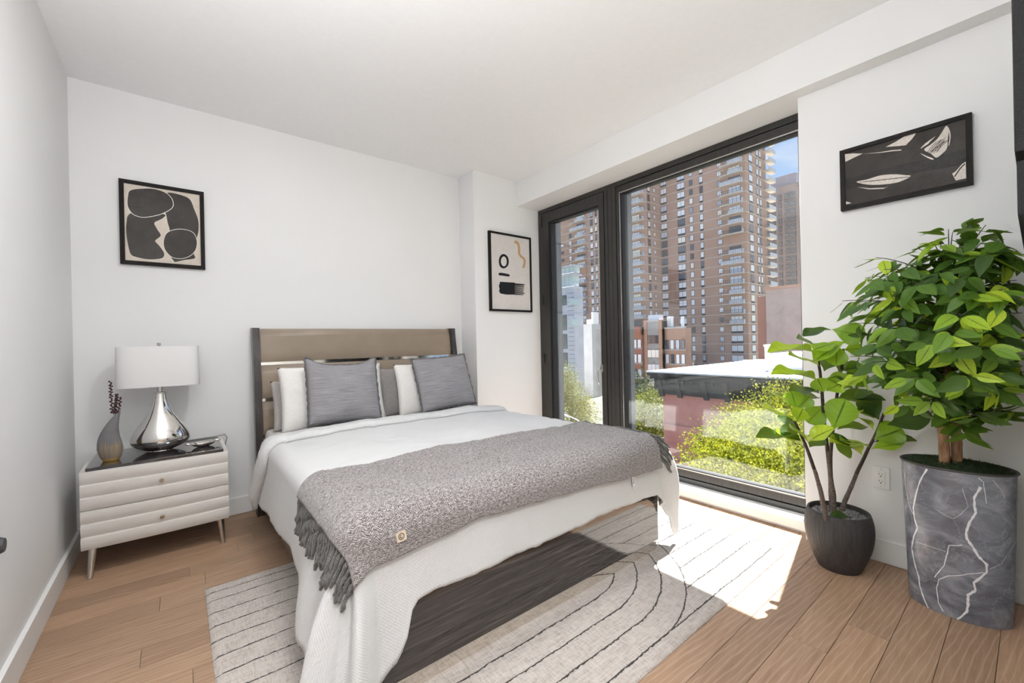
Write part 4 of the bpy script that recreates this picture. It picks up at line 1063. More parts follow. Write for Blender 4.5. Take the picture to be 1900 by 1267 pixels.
# leaves: base, tip (in the close-up's pixels), depth offsets, width ratio, tone 0..1, facing
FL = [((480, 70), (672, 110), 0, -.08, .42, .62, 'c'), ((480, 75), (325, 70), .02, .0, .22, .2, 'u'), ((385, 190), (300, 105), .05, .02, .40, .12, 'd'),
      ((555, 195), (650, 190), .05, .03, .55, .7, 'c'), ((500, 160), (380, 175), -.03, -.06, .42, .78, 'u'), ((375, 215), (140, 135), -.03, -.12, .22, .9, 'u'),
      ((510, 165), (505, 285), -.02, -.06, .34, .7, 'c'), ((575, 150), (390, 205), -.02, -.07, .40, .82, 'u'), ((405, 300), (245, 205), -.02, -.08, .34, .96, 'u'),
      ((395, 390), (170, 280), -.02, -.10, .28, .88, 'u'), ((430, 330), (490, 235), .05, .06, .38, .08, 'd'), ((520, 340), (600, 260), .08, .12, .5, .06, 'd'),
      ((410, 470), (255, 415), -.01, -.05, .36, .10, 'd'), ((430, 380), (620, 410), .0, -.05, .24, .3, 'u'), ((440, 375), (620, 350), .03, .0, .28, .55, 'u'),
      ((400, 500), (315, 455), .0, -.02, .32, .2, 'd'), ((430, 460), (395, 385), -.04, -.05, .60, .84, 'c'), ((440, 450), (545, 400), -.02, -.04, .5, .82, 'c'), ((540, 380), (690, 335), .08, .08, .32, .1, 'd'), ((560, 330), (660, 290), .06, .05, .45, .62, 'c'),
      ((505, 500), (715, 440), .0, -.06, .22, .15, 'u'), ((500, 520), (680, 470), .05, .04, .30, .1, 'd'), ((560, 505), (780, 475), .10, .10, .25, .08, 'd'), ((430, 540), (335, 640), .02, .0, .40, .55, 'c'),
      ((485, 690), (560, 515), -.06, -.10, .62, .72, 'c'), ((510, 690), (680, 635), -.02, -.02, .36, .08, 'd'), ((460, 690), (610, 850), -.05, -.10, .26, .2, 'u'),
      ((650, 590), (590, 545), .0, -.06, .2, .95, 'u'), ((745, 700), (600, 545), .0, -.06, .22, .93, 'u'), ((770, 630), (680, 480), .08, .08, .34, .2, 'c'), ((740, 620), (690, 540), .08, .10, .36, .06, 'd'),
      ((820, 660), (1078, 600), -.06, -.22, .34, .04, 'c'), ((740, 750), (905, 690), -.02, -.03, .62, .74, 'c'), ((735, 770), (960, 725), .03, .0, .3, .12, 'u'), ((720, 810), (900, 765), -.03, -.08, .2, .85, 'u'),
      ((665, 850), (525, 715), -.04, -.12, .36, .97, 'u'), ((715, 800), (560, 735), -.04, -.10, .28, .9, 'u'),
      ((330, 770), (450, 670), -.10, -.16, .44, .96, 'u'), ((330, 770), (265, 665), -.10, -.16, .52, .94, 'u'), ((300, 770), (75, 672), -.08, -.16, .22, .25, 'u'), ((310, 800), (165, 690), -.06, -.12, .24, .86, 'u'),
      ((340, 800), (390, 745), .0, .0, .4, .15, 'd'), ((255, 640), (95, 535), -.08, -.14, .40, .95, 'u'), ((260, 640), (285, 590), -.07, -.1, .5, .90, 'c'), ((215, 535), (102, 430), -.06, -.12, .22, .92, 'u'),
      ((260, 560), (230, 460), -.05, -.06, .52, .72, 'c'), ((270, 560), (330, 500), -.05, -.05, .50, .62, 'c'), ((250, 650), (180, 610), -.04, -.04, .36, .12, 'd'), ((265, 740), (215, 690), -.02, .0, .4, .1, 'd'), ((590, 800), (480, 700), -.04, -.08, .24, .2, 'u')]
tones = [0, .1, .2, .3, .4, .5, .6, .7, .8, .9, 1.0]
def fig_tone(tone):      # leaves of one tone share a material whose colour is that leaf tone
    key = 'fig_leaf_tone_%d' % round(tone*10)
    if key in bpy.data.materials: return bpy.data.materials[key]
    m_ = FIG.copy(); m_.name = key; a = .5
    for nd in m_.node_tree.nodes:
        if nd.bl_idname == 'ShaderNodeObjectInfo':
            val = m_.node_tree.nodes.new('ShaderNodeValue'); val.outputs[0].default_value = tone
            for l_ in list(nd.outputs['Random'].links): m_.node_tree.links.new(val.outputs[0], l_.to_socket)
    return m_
fig_cache = {}
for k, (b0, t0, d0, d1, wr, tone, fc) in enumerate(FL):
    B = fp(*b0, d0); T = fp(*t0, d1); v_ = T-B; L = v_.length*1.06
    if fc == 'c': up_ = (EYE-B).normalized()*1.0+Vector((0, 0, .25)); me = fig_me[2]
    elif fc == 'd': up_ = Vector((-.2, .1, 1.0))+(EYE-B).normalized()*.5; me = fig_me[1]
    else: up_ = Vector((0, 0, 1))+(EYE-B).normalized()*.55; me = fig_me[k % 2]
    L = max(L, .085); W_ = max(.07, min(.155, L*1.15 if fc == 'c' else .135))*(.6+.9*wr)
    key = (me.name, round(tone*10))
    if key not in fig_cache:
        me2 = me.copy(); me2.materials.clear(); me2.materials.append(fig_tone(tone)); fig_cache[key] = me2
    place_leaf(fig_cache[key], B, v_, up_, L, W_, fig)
m = MB(); place_leaf(fig_cache[(fig_me[1].name, 2)] if (fig_me[1].name, 2) in fig_cache else fig_me[1], (PX-.13, PY+.02, .287), (.55, -.45, .02), (-.3, -.3, 1), .16, .09, fig)

# ------------------------------------------------------------------ ficus tree in the marbled planter
QX, QY = 2.682, .236
fic = thing('potted_ficus_tree', (QX, QY, 0), 'tall bushy artificial ficus in grey marbled lens shaped planter at the right', 'plant')
mb_ = M('grey_marble_print').set(rough=.20, spec=.6)
vec = mb_.coord(); wv = mb_.noise(vec, 3.5, 6, .6, 1.0)
cl_ = mb_.noise(mb_.coord(scale=(1, 1, 1.6)), 6, 6, .65, .8)
dist = mb_.n('ShaderNodeVectorMath', operation='ADD'); cmb = mb_.n('ShaderNodeCombineXYZ'); mb_.l(mb_.math('MULTIPLY', wv, .35), cmb.inputs[0]); mb_.l(mb_.math('MULTIPLY', cl_, .35), cmb.inputs[2]); mb_.l(vec, dist.inputs[0]); mb_.l(cmb.outputs[0], dist.inputs[1])
vo_ = mb_.n('ShaderNodeTexVoronoi', feature='DISTANCE_TO_EDGE'); vo_.inputs['Scale'].default_value = 6.5; mb_.l(dist.outputs[0], vo_.inputs['Vector'])
base = mb_.ramp(cl_, [(.28, (.075, .078, .092)), (.5, (.165, .172, .20)), (.72, (.33, .34, .38))])
mb_.col(mb_.mix(mb_.ramp(vo_.outputs['Distance'], [(0, (.38, .38, .38)), (.018, (0, 0, 0))]), base, (.42, .43, .46)))
WVEIN = simple('white_vein', (.72, .72, .74), .25, var=.1, sc=80)
def lens(a, hl, hd):     # pointed-oval outline, a in 0..2pi, long axis along Y
    c_, s_ = math.cos(a), math.sin(a)
    return (math.copysign(abs(s_)**.95, s_)*hd*(1-.10*abs(c_)), math.copysign(abs(c_)**.80, c_)*hl)
def pl_pt(a, z, grow=0):
    t = z/.636; hl = .160+.018*t; hd = .118+.012*t
    x, y = lens(a, hl+grow, hd+grow); return Vector((QX-x, QY+y, z))
m = MB(); n = 72; V = []; zs = [0.001, .02, .2, .4, .6, .632]
for z in zs: V += [pl_pt(2*PI*k/n, z) for k in range(n)]
V += [pl_pt(2*PI*k/n, .632, -.006) for k in range(n)]+[pl_pt(2*PI*k/n, .60, -.008) for k in range(n)]
m.add(V, [(i*n+k, i*n+(k+1) % n, (i+1)*n+(k+1) % n, (i+1)*n+k) for i in range(len(zs)+1) for k in range(n)]+[tuple(range(n))])
plo = m.build('planter', mb_.m, fic, smooth=True, angle=50)
b_ = bmesh.new(); b_.from_mesh(plo.data); bmesh.ops.recalc_face_normals(b_, faces=b_.faces); b_.to_mesh(plo.data); b_.free()
RIM = simple('planter_rim', (.05, .045, .042), .5)
m = MB(); m.tube([pl_pt(2*PI*k/n, .633, .001) for k in range(n+1)], .0045, 8, False); m.build('rim', RIM, fic, smooth=True)
def hit_planter(px, py):
    best = None
    d = ray(px, py)
    for k in range(0, 241):
        a = PI*k/240; q = pl_pt(a, .3); tpar = (q.x*d.y-q.y*d.x)      # ray in plan passes through the outline point
        if best is None or abs(tpar) < best[0]: best = (abs(tpar), a)
    a = best[1]
    for _ in range(4):
        q = pl_pt(a, .3); tt = (q.x*d.x+q.y*d.y)/(d.x*d.x+d.y*d.y); z = CAMH+d.z*tt
        bb = None
        for k in range(-20, 21):
            a2 = min(PI, max(0, a+k*.004)); q2 = pl_pt(a2, max(0, z)); e_ = abs(q2.x*d.y-q2.y*d.x)
            if bb is None or e_ < bb[0]: bb = (e_, a2)
        a = bb[1]
    return a, z
def vein(pts, w):
    pts = [(1660+x*240/845, 820+y*360/1267) for x, y in pts]
    H_ = [hit_planter(*p) for p in pts]; L_ = []
    for i in range(len(H_)-1):
        for k in range(4): t = k/4; L_.append((H_[i][0]+(H_[i+1][0]-H_[i][0])*t, H_[i][1]+(H_[i+1][1]-H_[i][1])*t))
    L_.append(H_[-1]); m = MB(); V = []
    for i, (a, z) in enumerate(L_):
        a += .008*N3(i*.9, w*999); wd = w*(.45+.9*abs(N3(i*.7, 5+w*100)))*1.3
        p = pl_pt(a, z, .0006); q = pl_pt(a+.01, z, .0006); tan = (q-p).normalized()
        a2, z2 = L_[min(i+1, len(L_)-1)]; a1, z1 = L_[max(i-1, 0)]
        dirv = (pl_pt(a2, z2)-pl_pt(a1, z1)).normalized(); sd_ = dirv.cross(tan.cross(Vector((0, 0, 1)))).normalized()
        V += [p-sd_*wd, p+sd_*wd]
    m.add(V, [(2*i, 2*i+1, 2*i+3, 2*i+2) for i in range(len(L_)-1)]); m.build('vein', WVEIN, plo)
vein([(212, 175), (165, 255), (140, 340), (122, 430), (130, 500), (150, 560), (125, 620), (112, 690), (130, 790), (158, 880), (165, 940), (195, 1030), (222, 1088)], .0034)
vein([(66, 200), (75, 300), (92, 400), (122, 470)], .0016)
vein([(562, 292), (520, 360), (522, 420), (530, 460), (490, 520), (465, 590), (470, 630), (515, 690), (545, 745), (600, 800), (600, 850), (515, 920), (528, 970), (478, 1000), (480, 1060), (470, 1110), (410, 1160)], .0042)
vein([(440, 672), (355, 675), (345, 720), (322, 810), (260, 885)], .0020)
vein([(580, 852), (480, 862), (350, 875), (290, 900), (275, 960), (285, 1050), (320, 1110)], .0018)
vein([(545, 230), (580, 262), (585, 300), (600, 400)], .0013)
vein([(135, 650), (230, 680), (335, 715)], .0010)
vein([(640, 245), (700, 320), (720, 370)], .0008)
vein([(440, 300), (480, 420), (380, 500), (260, 430)], .0007)
vein([(620, 830), (700, 790), (730, 740)], .0007)
ms_ = M('green_moss').set(rough=1.0); g = ms_.noise(ms_.coord(), 120, 4, .7); ms_.col(ms_.ramp(g, [(.3, (.012, .022, .008)), (.6, (.045, .085, .025)), (.8, (.10, .16, .05))])); ms_.bump(g, 1.0, .02)
m = MB(); V = []
for q in range(9):
    t = q/8
    for k in range(n):
        p = pl_pt(2*PI*k/n, .60, -.012); p = Vector((QX, QY, 0)).lerp(Vector((p.x, p.y, 0)), t)
        V.append((p.x, p.y, .622+.022*(1-t**3)+.010*N3(p.x*60, p.y*60)+.006*N3(p.x*150, p.y*150)))
m.add(V, [(q*n+k, (q+1)*n+k, (q+1)*n+(k+1) % n, q*n+(k+1) % n) for q in range(8) for k in range(n)])
rM = random.Random(8)
for k in range(1500):
    a = rM.uniform(0, 2*PI); t = math.sqrt(rM.random()); p = pl_pt(a, .60, -.012); p = Vector((QX, QY, 0)).lerp(Vector((p.x, p.y, 0)), t); z = .628+.022*(1-t**3)
    d = Vector((rM.uniform(-1, 1), rM.uniform(-1, 1), rM.uniform(.2, 1.2))).normalized()*rM.uniform(.008, .018); s_ = d.orthogonal().normalized()*.0022
    q0 = Vector((p.x, p.y, z)); m.add([q0-s_, q0+s_, q0+d], [(0, 1, 2)])
tag(m.build('moss', ms_.m, fic), kind='stuff')
TRUNK = M('tan_trunk').set(rough=.8); g = TRUNK.noise(TRUNK.coord(scale=(1, 1, .25)), 60, 5, .6); TRUNK.col(TRUNK.ramp(g, [(.3, (.16, .075, .035)), (.6, (.36, .20, .11)), (.8, (.50, .32, .19))])); TRUNK.bump(g, .5, .006); TRUNK = TRUNK.m
fd = 1.855
for ps in ([(1752, 862, 0), (1750, 800, .0), (1746, 740, .01), (1752, 690, .01), (1764, 640, .0), (1772, 590, .0), (1768, 540, 0), (1764, 505, 0)], [(1776, 868, -.01), (1774, 805, -.01), (1768, 740, -.01), (1758, 680, -.01), (1762, 620, .01), (1775, 560, .01), (1772, 525, .01)]):
    P_ = [on_d(x, y, fd+d_) for x, y, d_ in ps]; P_[0].z = .615; fine_ = []
    for i in range(len(P_)-1):
        for k in range(4): fine_.append(P_[i].lerp(P_[i+1], k/4)+Vector((.004*N3(i+k*.25, 2, ps[0][0]), .004*N3(i+k*.25, 6, ps[0][0]), 0)))
    m = MB(); m.tube(fine_, [.0185*(1-.35*i/len(fine_))*(1+.16*N3(i*.9, ps[0][0])) for i in range(len(fine_))], 12); m.build('trunk', TRUNK, fic, smooth=True)
top = on_d(1766, 560, fd)
CC = Vector((2.49, .225, 1.25)); CR = Vector((.38, .375, .44))
rF = random.Random(21); twigs = []
for k in range(112):
    # branch ends spread over the crown
    zf = 1-2*(k+.5)/112; a = k*2.39996+rF.uniform(-.3, .3); rr = math.sqrt(max(0, 1-zf*zf)); rad_ = rF.uniform(.60, 1.0)
    q = Vector((rr*math.cos(a)*CR.x, rr*math.sin(a)*CR.y, zf*CR.z))*rad_
    if zf > .82: q.x *= .6
    P1 = CC+q
    if P1.x > 2.85: P1.x = 2.85-rF.uniform(0, .06)
    if P1.y < .03: P1.y = .03+rF.uniform(0, .1)
    twigs.append(P1)
for px, py, d_ in ((1760, 425, -.02), (1800, 410, .04), (1835, 440, .0), (1610, 520, -.05), (1590, 560, 0), (1640, 500, 0), (1880, 470, 0), (1620, 640, 0), (1650, 690, .02), (1790, 800, -.08), (1760, 760, -.05), (1850, 760, -.1), (1720, 720, -.05)):
    twigs.append(on_d(px, py, 1.78+d_))
leafcount = 0; extra = MB(); exuv = []
for k, P1 in enumerate(twigs):
    st_z = max(.80, min(1.42, P1.z-.08)); S0 = Vector((top.x+.01*math.sin(k), top.y+.01*math.cos(k), st_z))
    mid = S0.lerp(P1, .55)+Vector((0, 0, .05)); pts = []
    for i in range(8):
        t = i/7; pts.append(S0*(1-t)**2+mid*2*t*(1-t)+P1*t*t)
    m = MB(); m.tube(pts, [.0032*(1-.6*i/7) for i in range(8)], 5); m.build('twig', STEMD if k % 3 else BARK, fic, smooth=True)
    nl = rF.randint(8, 10)
    for i in range(nl):
        t = .38+.62*(i+.5)/nl; q = t*7; a_ = min(int(q), 6); B = pts[a_].lerp(pts[a_+1], q-a_); tan = (pts[a_+1]-pts[a_]).normalized()
        sd_ = tan.cross(Vector((0, 0, 1)));
        if sd_.length < .05: sd_ = Vector((1, 0, 0))
        sd_.normalize(); s_ = 1 if i % 2 else -1
        d = tan*rF.uniform(.2, .7)+sd_*s_*rF.uniform(.3, .9)+Vector((0, 0, rF.uniform(-1.0, .05)))
        B2 = B+d.normalized()*.014; L = rF.uniform(.070, .104)
        tip = B2+d.normalized()*L
        if tip.x > 2.905 or B2.x > 2.9: continue
        if tip.y < .012: continue
        if tip.z < .845 and k < 112: continue
        if tip.z < .66: continue
        up_ = Vector((rF.uniform(-.5, .5), rF.uniform(-.5, .5), .8))+(P1-CC).normalized()*1.5
        me = ficus_me[rF.randrange(3)]
        outer = i >= nl-3
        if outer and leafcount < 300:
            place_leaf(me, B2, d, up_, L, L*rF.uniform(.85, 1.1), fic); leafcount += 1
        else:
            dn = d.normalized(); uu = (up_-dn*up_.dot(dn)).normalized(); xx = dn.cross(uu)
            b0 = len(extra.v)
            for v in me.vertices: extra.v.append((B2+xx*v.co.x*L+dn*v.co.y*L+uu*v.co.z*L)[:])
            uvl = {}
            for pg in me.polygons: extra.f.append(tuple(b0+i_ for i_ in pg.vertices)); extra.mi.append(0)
            rows_ = 9
            for r_ in range(rows_):
                for kk in (-.5, -.275, 0, .275, .5): exuv.append((kk, r_/8))
extra.uv = exuv
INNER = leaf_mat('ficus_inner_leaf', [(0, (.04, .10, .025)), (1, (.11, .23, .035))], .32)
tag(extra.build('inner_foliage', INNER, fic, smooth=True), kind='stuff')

# ------------------------------------------------------------------ the city outside
def brick_mat(name, c0, c1, c2, sc=.35):
    m = M(name).set(rough=.9, spec=.2)
    co = m.coord(); n1 = m.noise(co, .12, 5, .6); n2 = m.noise(m.coord(scale=(.3, .3, 6)), 1.6, 3)
    m.col(m.mix(.35, m.ramp(n1, [(.3, c0), (.5, c1), (.72, c2)]), m.ramp(n2, [(.3, c0), (.7, c2)]))); return m.m
TBRICK = brick_mat('tower_brick', (0.399, 0.239, 0.170), (0.490, 0.306, 0.224), (0.597, 0.392, 0.297))
RBRICK = brick_mat('walkup_red_brick', (0.290, 0.123, 0.087), (0.377, 0.174, 0.123), (0.464, 0.232, 0.167))
OBRICK = brick_mat('walkup_orange_brick', (0.406, 0.232, 0.160), (0.493, 0.290, 0.203), (0.580, 0.362, 0.261))
GSTONE = brick_mat('grey_stone', (0.290, 0.275, 0.268), (0.377, 0.362, 0.348), (0.464, 0.450, 0.435))
BAND = simple('concrete_band', (.56, .53, .50), .9, var=.1, sc=1)
BALC = simple('balcony_panel', (.58, .59, .64), .7, var=.1, sc=1)
SLABM = simple('balcony_slab', (.66, .61, .55), .9, var=.1, sc=1)
DARKF = simple('dark_window_frame', (.035, .035, .042), .5, var=.2, sc=3)
wp = M('far_window_pane').set(rough=.06, spec=.8)
wp.col(wp.ramp(wp.rnd(), [(0, (.05, .055, .07)), (.18, (.12, .14, .18)), (.24, (.60, .65, .74)), (.5, (.86, .88, .93)), (.85, (.93, .93, .94)), (1, (.95, .88, .70))])); WPANE = wp.m
win_cache = {}
def win_mesh(w, h, axis, split=1, spandrel=0.0, pane=None):
    """window on a wall facing -X (axis 'x') or -Y (axis 'y'); origin at its lower centre"""
    key = (round(w, 2), round(h, 2), axis, split, round(spandrel, 2), pane.name if pane else '')
    if key in win_cache: return win_cache[key]
    m = MB(); fr = .09
    def bx(a0, a1, z0, z1, d0, d1):
        if axis == 'x': m.box(-d1, -d0, a0, a1, z0, z1)
        else: m.box(a0, a1, -d1, -d0, z0, z1)
    m.cur = 0; bx(-w/2, w/2, -spandrel, h, -.02, .06)
    m.cur = 1; pw = (w-fr*(split+1))/split
    for k in range(split): a0 = -w/2+fr+k*(pw+fr); bx(a0, a0+pw, fr, h-fr, .05, .075)
    o = m.build('window', [DARKF, pane or WPANE]); me = o.data; bpy.data.objects.remove(o); win_cache[key] = me; return me
def put(me, name, loc, parent):
    o = bpy.data.objects.new(name, me); COL.objects.link(o); o.parent = parent; o.location = Vector(loc)-parent_world(parent); return o
# --- brick apartment tower
XT = 123.0; PIT = 2.80
zref = on_x(1310, 620.5, XT).z; NLO, NHI = -6, 22
Y_r = on_x(1386, 470, XT).y; Y_l = on_x(1227, 470, XT).y
Xs = on_y(1424, 470, Y_r).x                                # how far the right facet goes back
Xw = on_y(1201, 470, Y_l).x                                # front of the left wing
Y_w = on_x(1018, 470, Xw).y+6
tw = thing('apartment_tower', (XT, Y_l, -14), 'tall brown brick apartment tower with stacked balconies outside the window', 'building')
ZT = zref+NHI*PIT; ZG = -14
m = MB(); m.box(XT, Xs, Y_r, Y_l+2, ZG, ZT); m.build('main_block', TBRICK, tw)
m = MB(); m.box(Xw, Xs, Y_l, Y_w, ZG, ZT+2); m.build('wing_block', TBRICK, tw)
for k in range(NLO, NHI):
    z = zref+k*PIT; m = MB()
    m.box(XT-.07, Xs, Y_r-.07, Y_l, z-.09, z+.09); m.box(Xw-.07, Xs, Y_l-.07, Y_w, z-.09, z+.09); m.build('floor_band', BAND, tw)
def colx(px0, px1, X, h, split=1, sp=0.0, zo=.62, lo=NLO, hi=NHI, par=tw, pit=PIT, zr=None, skip=()):
    a = on_x(px0, 470, X).y; b = on_x(px1, 470, X).y; w = abs(a-b); yc = (a+b)/2; me = win_mesh(w, h, 'x', split, sp)
    for k in range(lo, hi):
        if k in skip: continue
        put(me, 'window', (X, yc, (zref if zr is None else zr)+k*pit+zo), par)
def coly(px0, px1, Yc, h, split=1, sp=0.0, zo=.62, lo=NLO, hi=NHI, par=tw):
    a = on_y(px0, 470, Yc).x; b = on_y(px1, 470, Yc).x; w = abs(a-b); xc = (a+b)/2; me = win_mesh(w, h, 'y', split, sp)
    for k in range(lo, hi): put(me, 'window', (xc, Yc, zref+k*PIT+zo), par)
colx(1258.5, 1272.5, XT, 1.75, 2, .5, .60, -3, 20); colx(1281, 1287.5, XT, 1.7, 1, 0, .60, -4, 20); colx(1300, 1306.5, XT, 1.7, 1, .5, .60, -4, 20)
colx(1333, 1341, XT, 1.35, 1, 0, .70, -3, 20); colx(1228, 1239, XT, 1.7, 2, .5, .6, -1, 18)
coly(1392, 1398.5, Y_r, 1.8, 1, .5, .55, -3, 21); coly(1406, 1409, Y_r, 1.8, 1, .6, .55, -3, 21); coly(1411.5, 1414.5, Y_r, 1.8, 1, .6, .55, -3, 21)
coly(1203, 1207.5, Y_l, 1.7, 1, .5, .6, 0, 17); coly(1213.5, 1217, Y_l, 1.2, 1, 0, .8, 0, 17)
colx(1354, 1376.5, XT, 1.75, 2, .5, .6, -3, 1)
colx(1096, 1101, Xw, 1.75, 1, .5, .6, 1, 16); colx(1105, 1109, Xw, 1.75, 1, .5, .6, 1, 16); colx(1041, 1046.5, Xw, 1.0, 1, 0, 1.0, 4, 13); colx(1030.5, 1034, Xw, 1.7, 1, .4, .6, 4, 13); colx(1056.5, 1061, Xw, 1.75, 1, .4, .6, 5, 14)
def balcony(X, px0, px1, pg0, pg1, k, solid_, par=tw, dep=1.4, zr=zref):
    a = on_x(px0, 470, X).y; b = on_x(px1, 470, X).y; y1, y0 = max(a, b), min(a, b)
    z = zr+k*PIT
    o = thing_part('balcony', (X, (y0+y1)/2, z), par)
    m = MB(); m.box(X-dep, X, y0, y1, z-.12, z+.10); m.build('slab', SLABM, o)
    g0, g1 = sorted((on_x(pg0, 470, X).y, on_x(pg1, 470, X).y))
    m = MB(); ys = g0 if solid_ != 1 else g0-(g0-y0)
    p0, p1 = (y0, y0+(y1-y0)*.62) if solid_ == 1 else ((y0, y1) if solid_ == 2 else (y0, y0+.12))
    m.box(X-dep, X-dep+.08, p0, p1, z+.1, z+1.12); m.box(X-dep, X, y0, y0+.08, z+.1, z+1.12); m.build('parapet', BALC, o)
    m = MB(); m.box(X-dep, X-dep+.05, y0, y1, z+1.05, z+1.12)
    nb = 10
    for q in range(nb+1): yy = y0+(y1-y0)*q/nb; m.box(X-dep, X-dep+.04, yy-.03, yy+.03, z+.1, z+1.1)
    m.build('railing', DARKF, o)
    me = win_mesh(g1-g0, 2.0, 'x', 3, 0); put(me, 'glazing', (X, (g0+g1)/2, z+.2), o)
def thing_part(name, loc, par):
    o = bpy.data.objects.new(name, None); COL.objects.link(o); o.empty_display_size = .2; o.parent = par; o.location = Vector(loc)-parent_world(par); return o
for k in range(1, 21):
    if k == 9: continue
    balcony(XT, 1341, 1381, 1354, 1376, k, (1, 1, 0, 1, 1, 0, 0, 2)[k % 8])
for k in range(1, 17): balcony(Xw, 1165, 1196, 1174, 1188, k, (1, 0, 1, 1)[k % 4])
for k in range(0, 17):
    if k in (8,): continue
    balcony(Xw, 1062, 1088, 1071, 1086, k, (1, 1, 0, 1, 2)[k % 5])
for k in range(4, 22):                                      # balcony ends at the far right corner
    z = zref+k*PIT; o = thing_part('balcony', (Xs, Y_r, z), tw); m = MB(); m.box(Xs-2, Xs+3.2, Y_r-1.5, Y_r, z-.12, z+.1); m.build('slab', SLABM, o)
    m = MB(); m.box(Xs-2, Xs+3.2, Y_r-1.5, Y_r-1.42, z+.1, z+1.1); m.box(Xs+3.1, Xs+3.2, Y_r-1.5, Y_r, z+.1, z+1.1); m.build('parapet', BALC, o)
# --- dark glass tower further right
XD = 190.0; da0 = on_x(1412, 470, XD).y; db0 = on_x(1492, 470, XD).y
dk_ = thing('glass_tower', (XD, db0, -14), 'dark glass and brick tower at the right behind the brick tower', 'building')
dkm = brick_mat('dark_tower_wall', (.22, .19, .18), (.29, .26, .25), (.36, .33, .31))
ztop = on_x(1478, 338, XD).z
m = MB(); m.box(XD, XD+25, db0-8, da0, -14, ztop); m.build('wall', dkm, dk_)
m = MB(); m.box(XD+2, XD+14, on_x(1474, 330, XD).y, da0+4, ztop, on_x(1470, 318, XD).z); m.build('roof_block', simple('roof_plant', (.30, .31, .36), .7), dk_)
dg = M('dark_glass_painted_reflections').set((.05, .06, .075), .3, spec=.08); gg = dg.noise(dg.coord('Generated', scale=(1, 1, 3)), 3.5, 5, .65, 2.5)
dg.col(dg.ramp(gg, [(.42, (.02, .028, .035)), (.52, (.06, .07, .08)), (.58, (.45, .48, .52)), (.66, (.10, .11, .12))]))  # pale stops paint squiggly reflections into the glass colour
for (a, b) in ((1425, 1440), (1446, 1452), (1458, 1478)):
    y0, y1 = sorted((on_x(a, 470, XD).y, on_x(b, 470, XD).y))
    k = 0; z = -10
    while z < ztop-4:
        m = MB(); m.box(XD-.6, XD, y0, y1, z, z+2.5); m.build('window', dg.m, dk_); z += 3.1; k += 1
# --- tan stucco party wall building
XA = 46.0; STUC = M('tan_stucco').set(rough=.95); g = STUC.noise(STUC.coord(), .5, 7, .7, .6); STUC.col(STUC.ramp(g, [(.3, (.36, .29, .255)), (.5, (.47, .385, .345)), (.75, (.56, .48, .43))])); STUC = STUC.m
ya = on_x(1421, 560, XA).y; za = on_x(1421, 538, XA).z
so_ = thing('stucco_building', (XA, ya, -14), 'blank tan stucco party wall building right of the brick tower', 'building')
m = MB(); m.box(XA, XA+12, ya-16, ya, -14, za); m.build('wall', STUC, so_)
m = MB(); m.box(XA-.15, XA+12, ya-4.2, ya+.1, za, za+.25); m.build('coping', OBRICK, so_)
m = MB(); m.box(XA+.3, XA+1.2, ya, ya+.9, -14, za-.6); m.build('chimney_edge', RBRICK, so_)
# --- row of walk-ups
XU = 92.0
def walkup(px0, px1, ptop, X, mat, label, rows, cols, wh, ww, first, pit, cornice=None, dark=False, depth=2.5):
    Xq = 92.0 if X > 85 else X; y1, y0 = on_x(px0, 600, Xq).y-.06, on_x(px1, 600, Xq).y+.06; zt = on_x((px0+px1)/2, ptop, X).z
    t = thing('walkup_building', (X, (y0+y1)/2, -14), label, 'building', 'row of old street buildings')
    m = MB(); m.box(X, X+depth, y0, y1, -14, zt); m.build('wall', mat, t)
    if cornice: m = MB(); m.box(X-.7, X+1, y0, y1, zt-cornice, zt+.1); m.box(X-.4, X+1, y0, y1, zt-cornice-.5, zt-cornice); m.build('cornice', mat, t)
    else: m = MB(); m.box(X-.15, X+.3, y0, y1, zt-.05, zt+.3); m.build('coping', BAND, t)
    me = win_mesh(ww, wh, 'x', 1 if ww < 1.6 else max(2, int(ww/1.1)), 0)
    for r_ in range(rows):
        for c_ in range(cols):
            y = y0+(y1-y0)*(c_+.5)/cols; put(me, 'window', (X, y, zt-first-r_*pit), t)
            if not dark: m = MB(); m.box(X-.18, X, y-ww/2-.15, y+ww/2+.15, zt-first-r_*pit-.2, zt-first-r_*pit); m.build('window_sill', BAND, t)
    return t, zt, y0, y1
walkup(1232, 1272, 609, XU, OBRICK, 'flat topped pale orange brick building with four tall windows per floor', 3, 4, 2.3, .95, 5.0, 3.4)
t, zt, y0, y1 = walkup(1199, 1233, 596, XU-1, GSTONE, 'grey building with wide glazed bays between two brick buildings', 4, 1, 2.0, 3.4, 5.4, 3.5, None, True)
m = MB(); m.box(XU-1.2, XU+1.3, y1-.9, y1, -14, zt+.2); m.build('pier', OBRICK, t); m = MB(); m.box(XU-1.2, XU+1.3, y0, y0+.9, -14, zt+.2); m.build('pier', OBRICK, t)
m = MB(); m.box(XU-.6, XU+1.2, (y0+y1)/2-1.5, (y0+y1)/2+1.5, zt, zt+1.6); m.build('roof_glazing', WPANE, t)
walkup(1128, 1199, 608, XU-2, RBRICK, 'red brick walkup with deep cornice at the left of the street row', 4, 9, 2.2, 1.1, 5.2, 3.7, 1.4)
an = thing('roof_antenna', (XU+1, on_x(1242, 600, XU+1).y, on_x(1242, 609, XU+1).z), 'white rooftop antenna panels on the orange brick building', 'antenna')
for px in (1240, 1246, 1266): 
    p = on_x(px, 609, XU+1); m = MB(); m.box(p.x, p.x+.4, p.y-.35, p.y+.35, p.z+.3, on_x(px, 587, XU+1).z, .05); m.tube([(p.x+.2, p.y, p.z-.8), (p.x+.2, p.y, p.z+.4)], .1, 6); m.build('panel', SILLM, an)
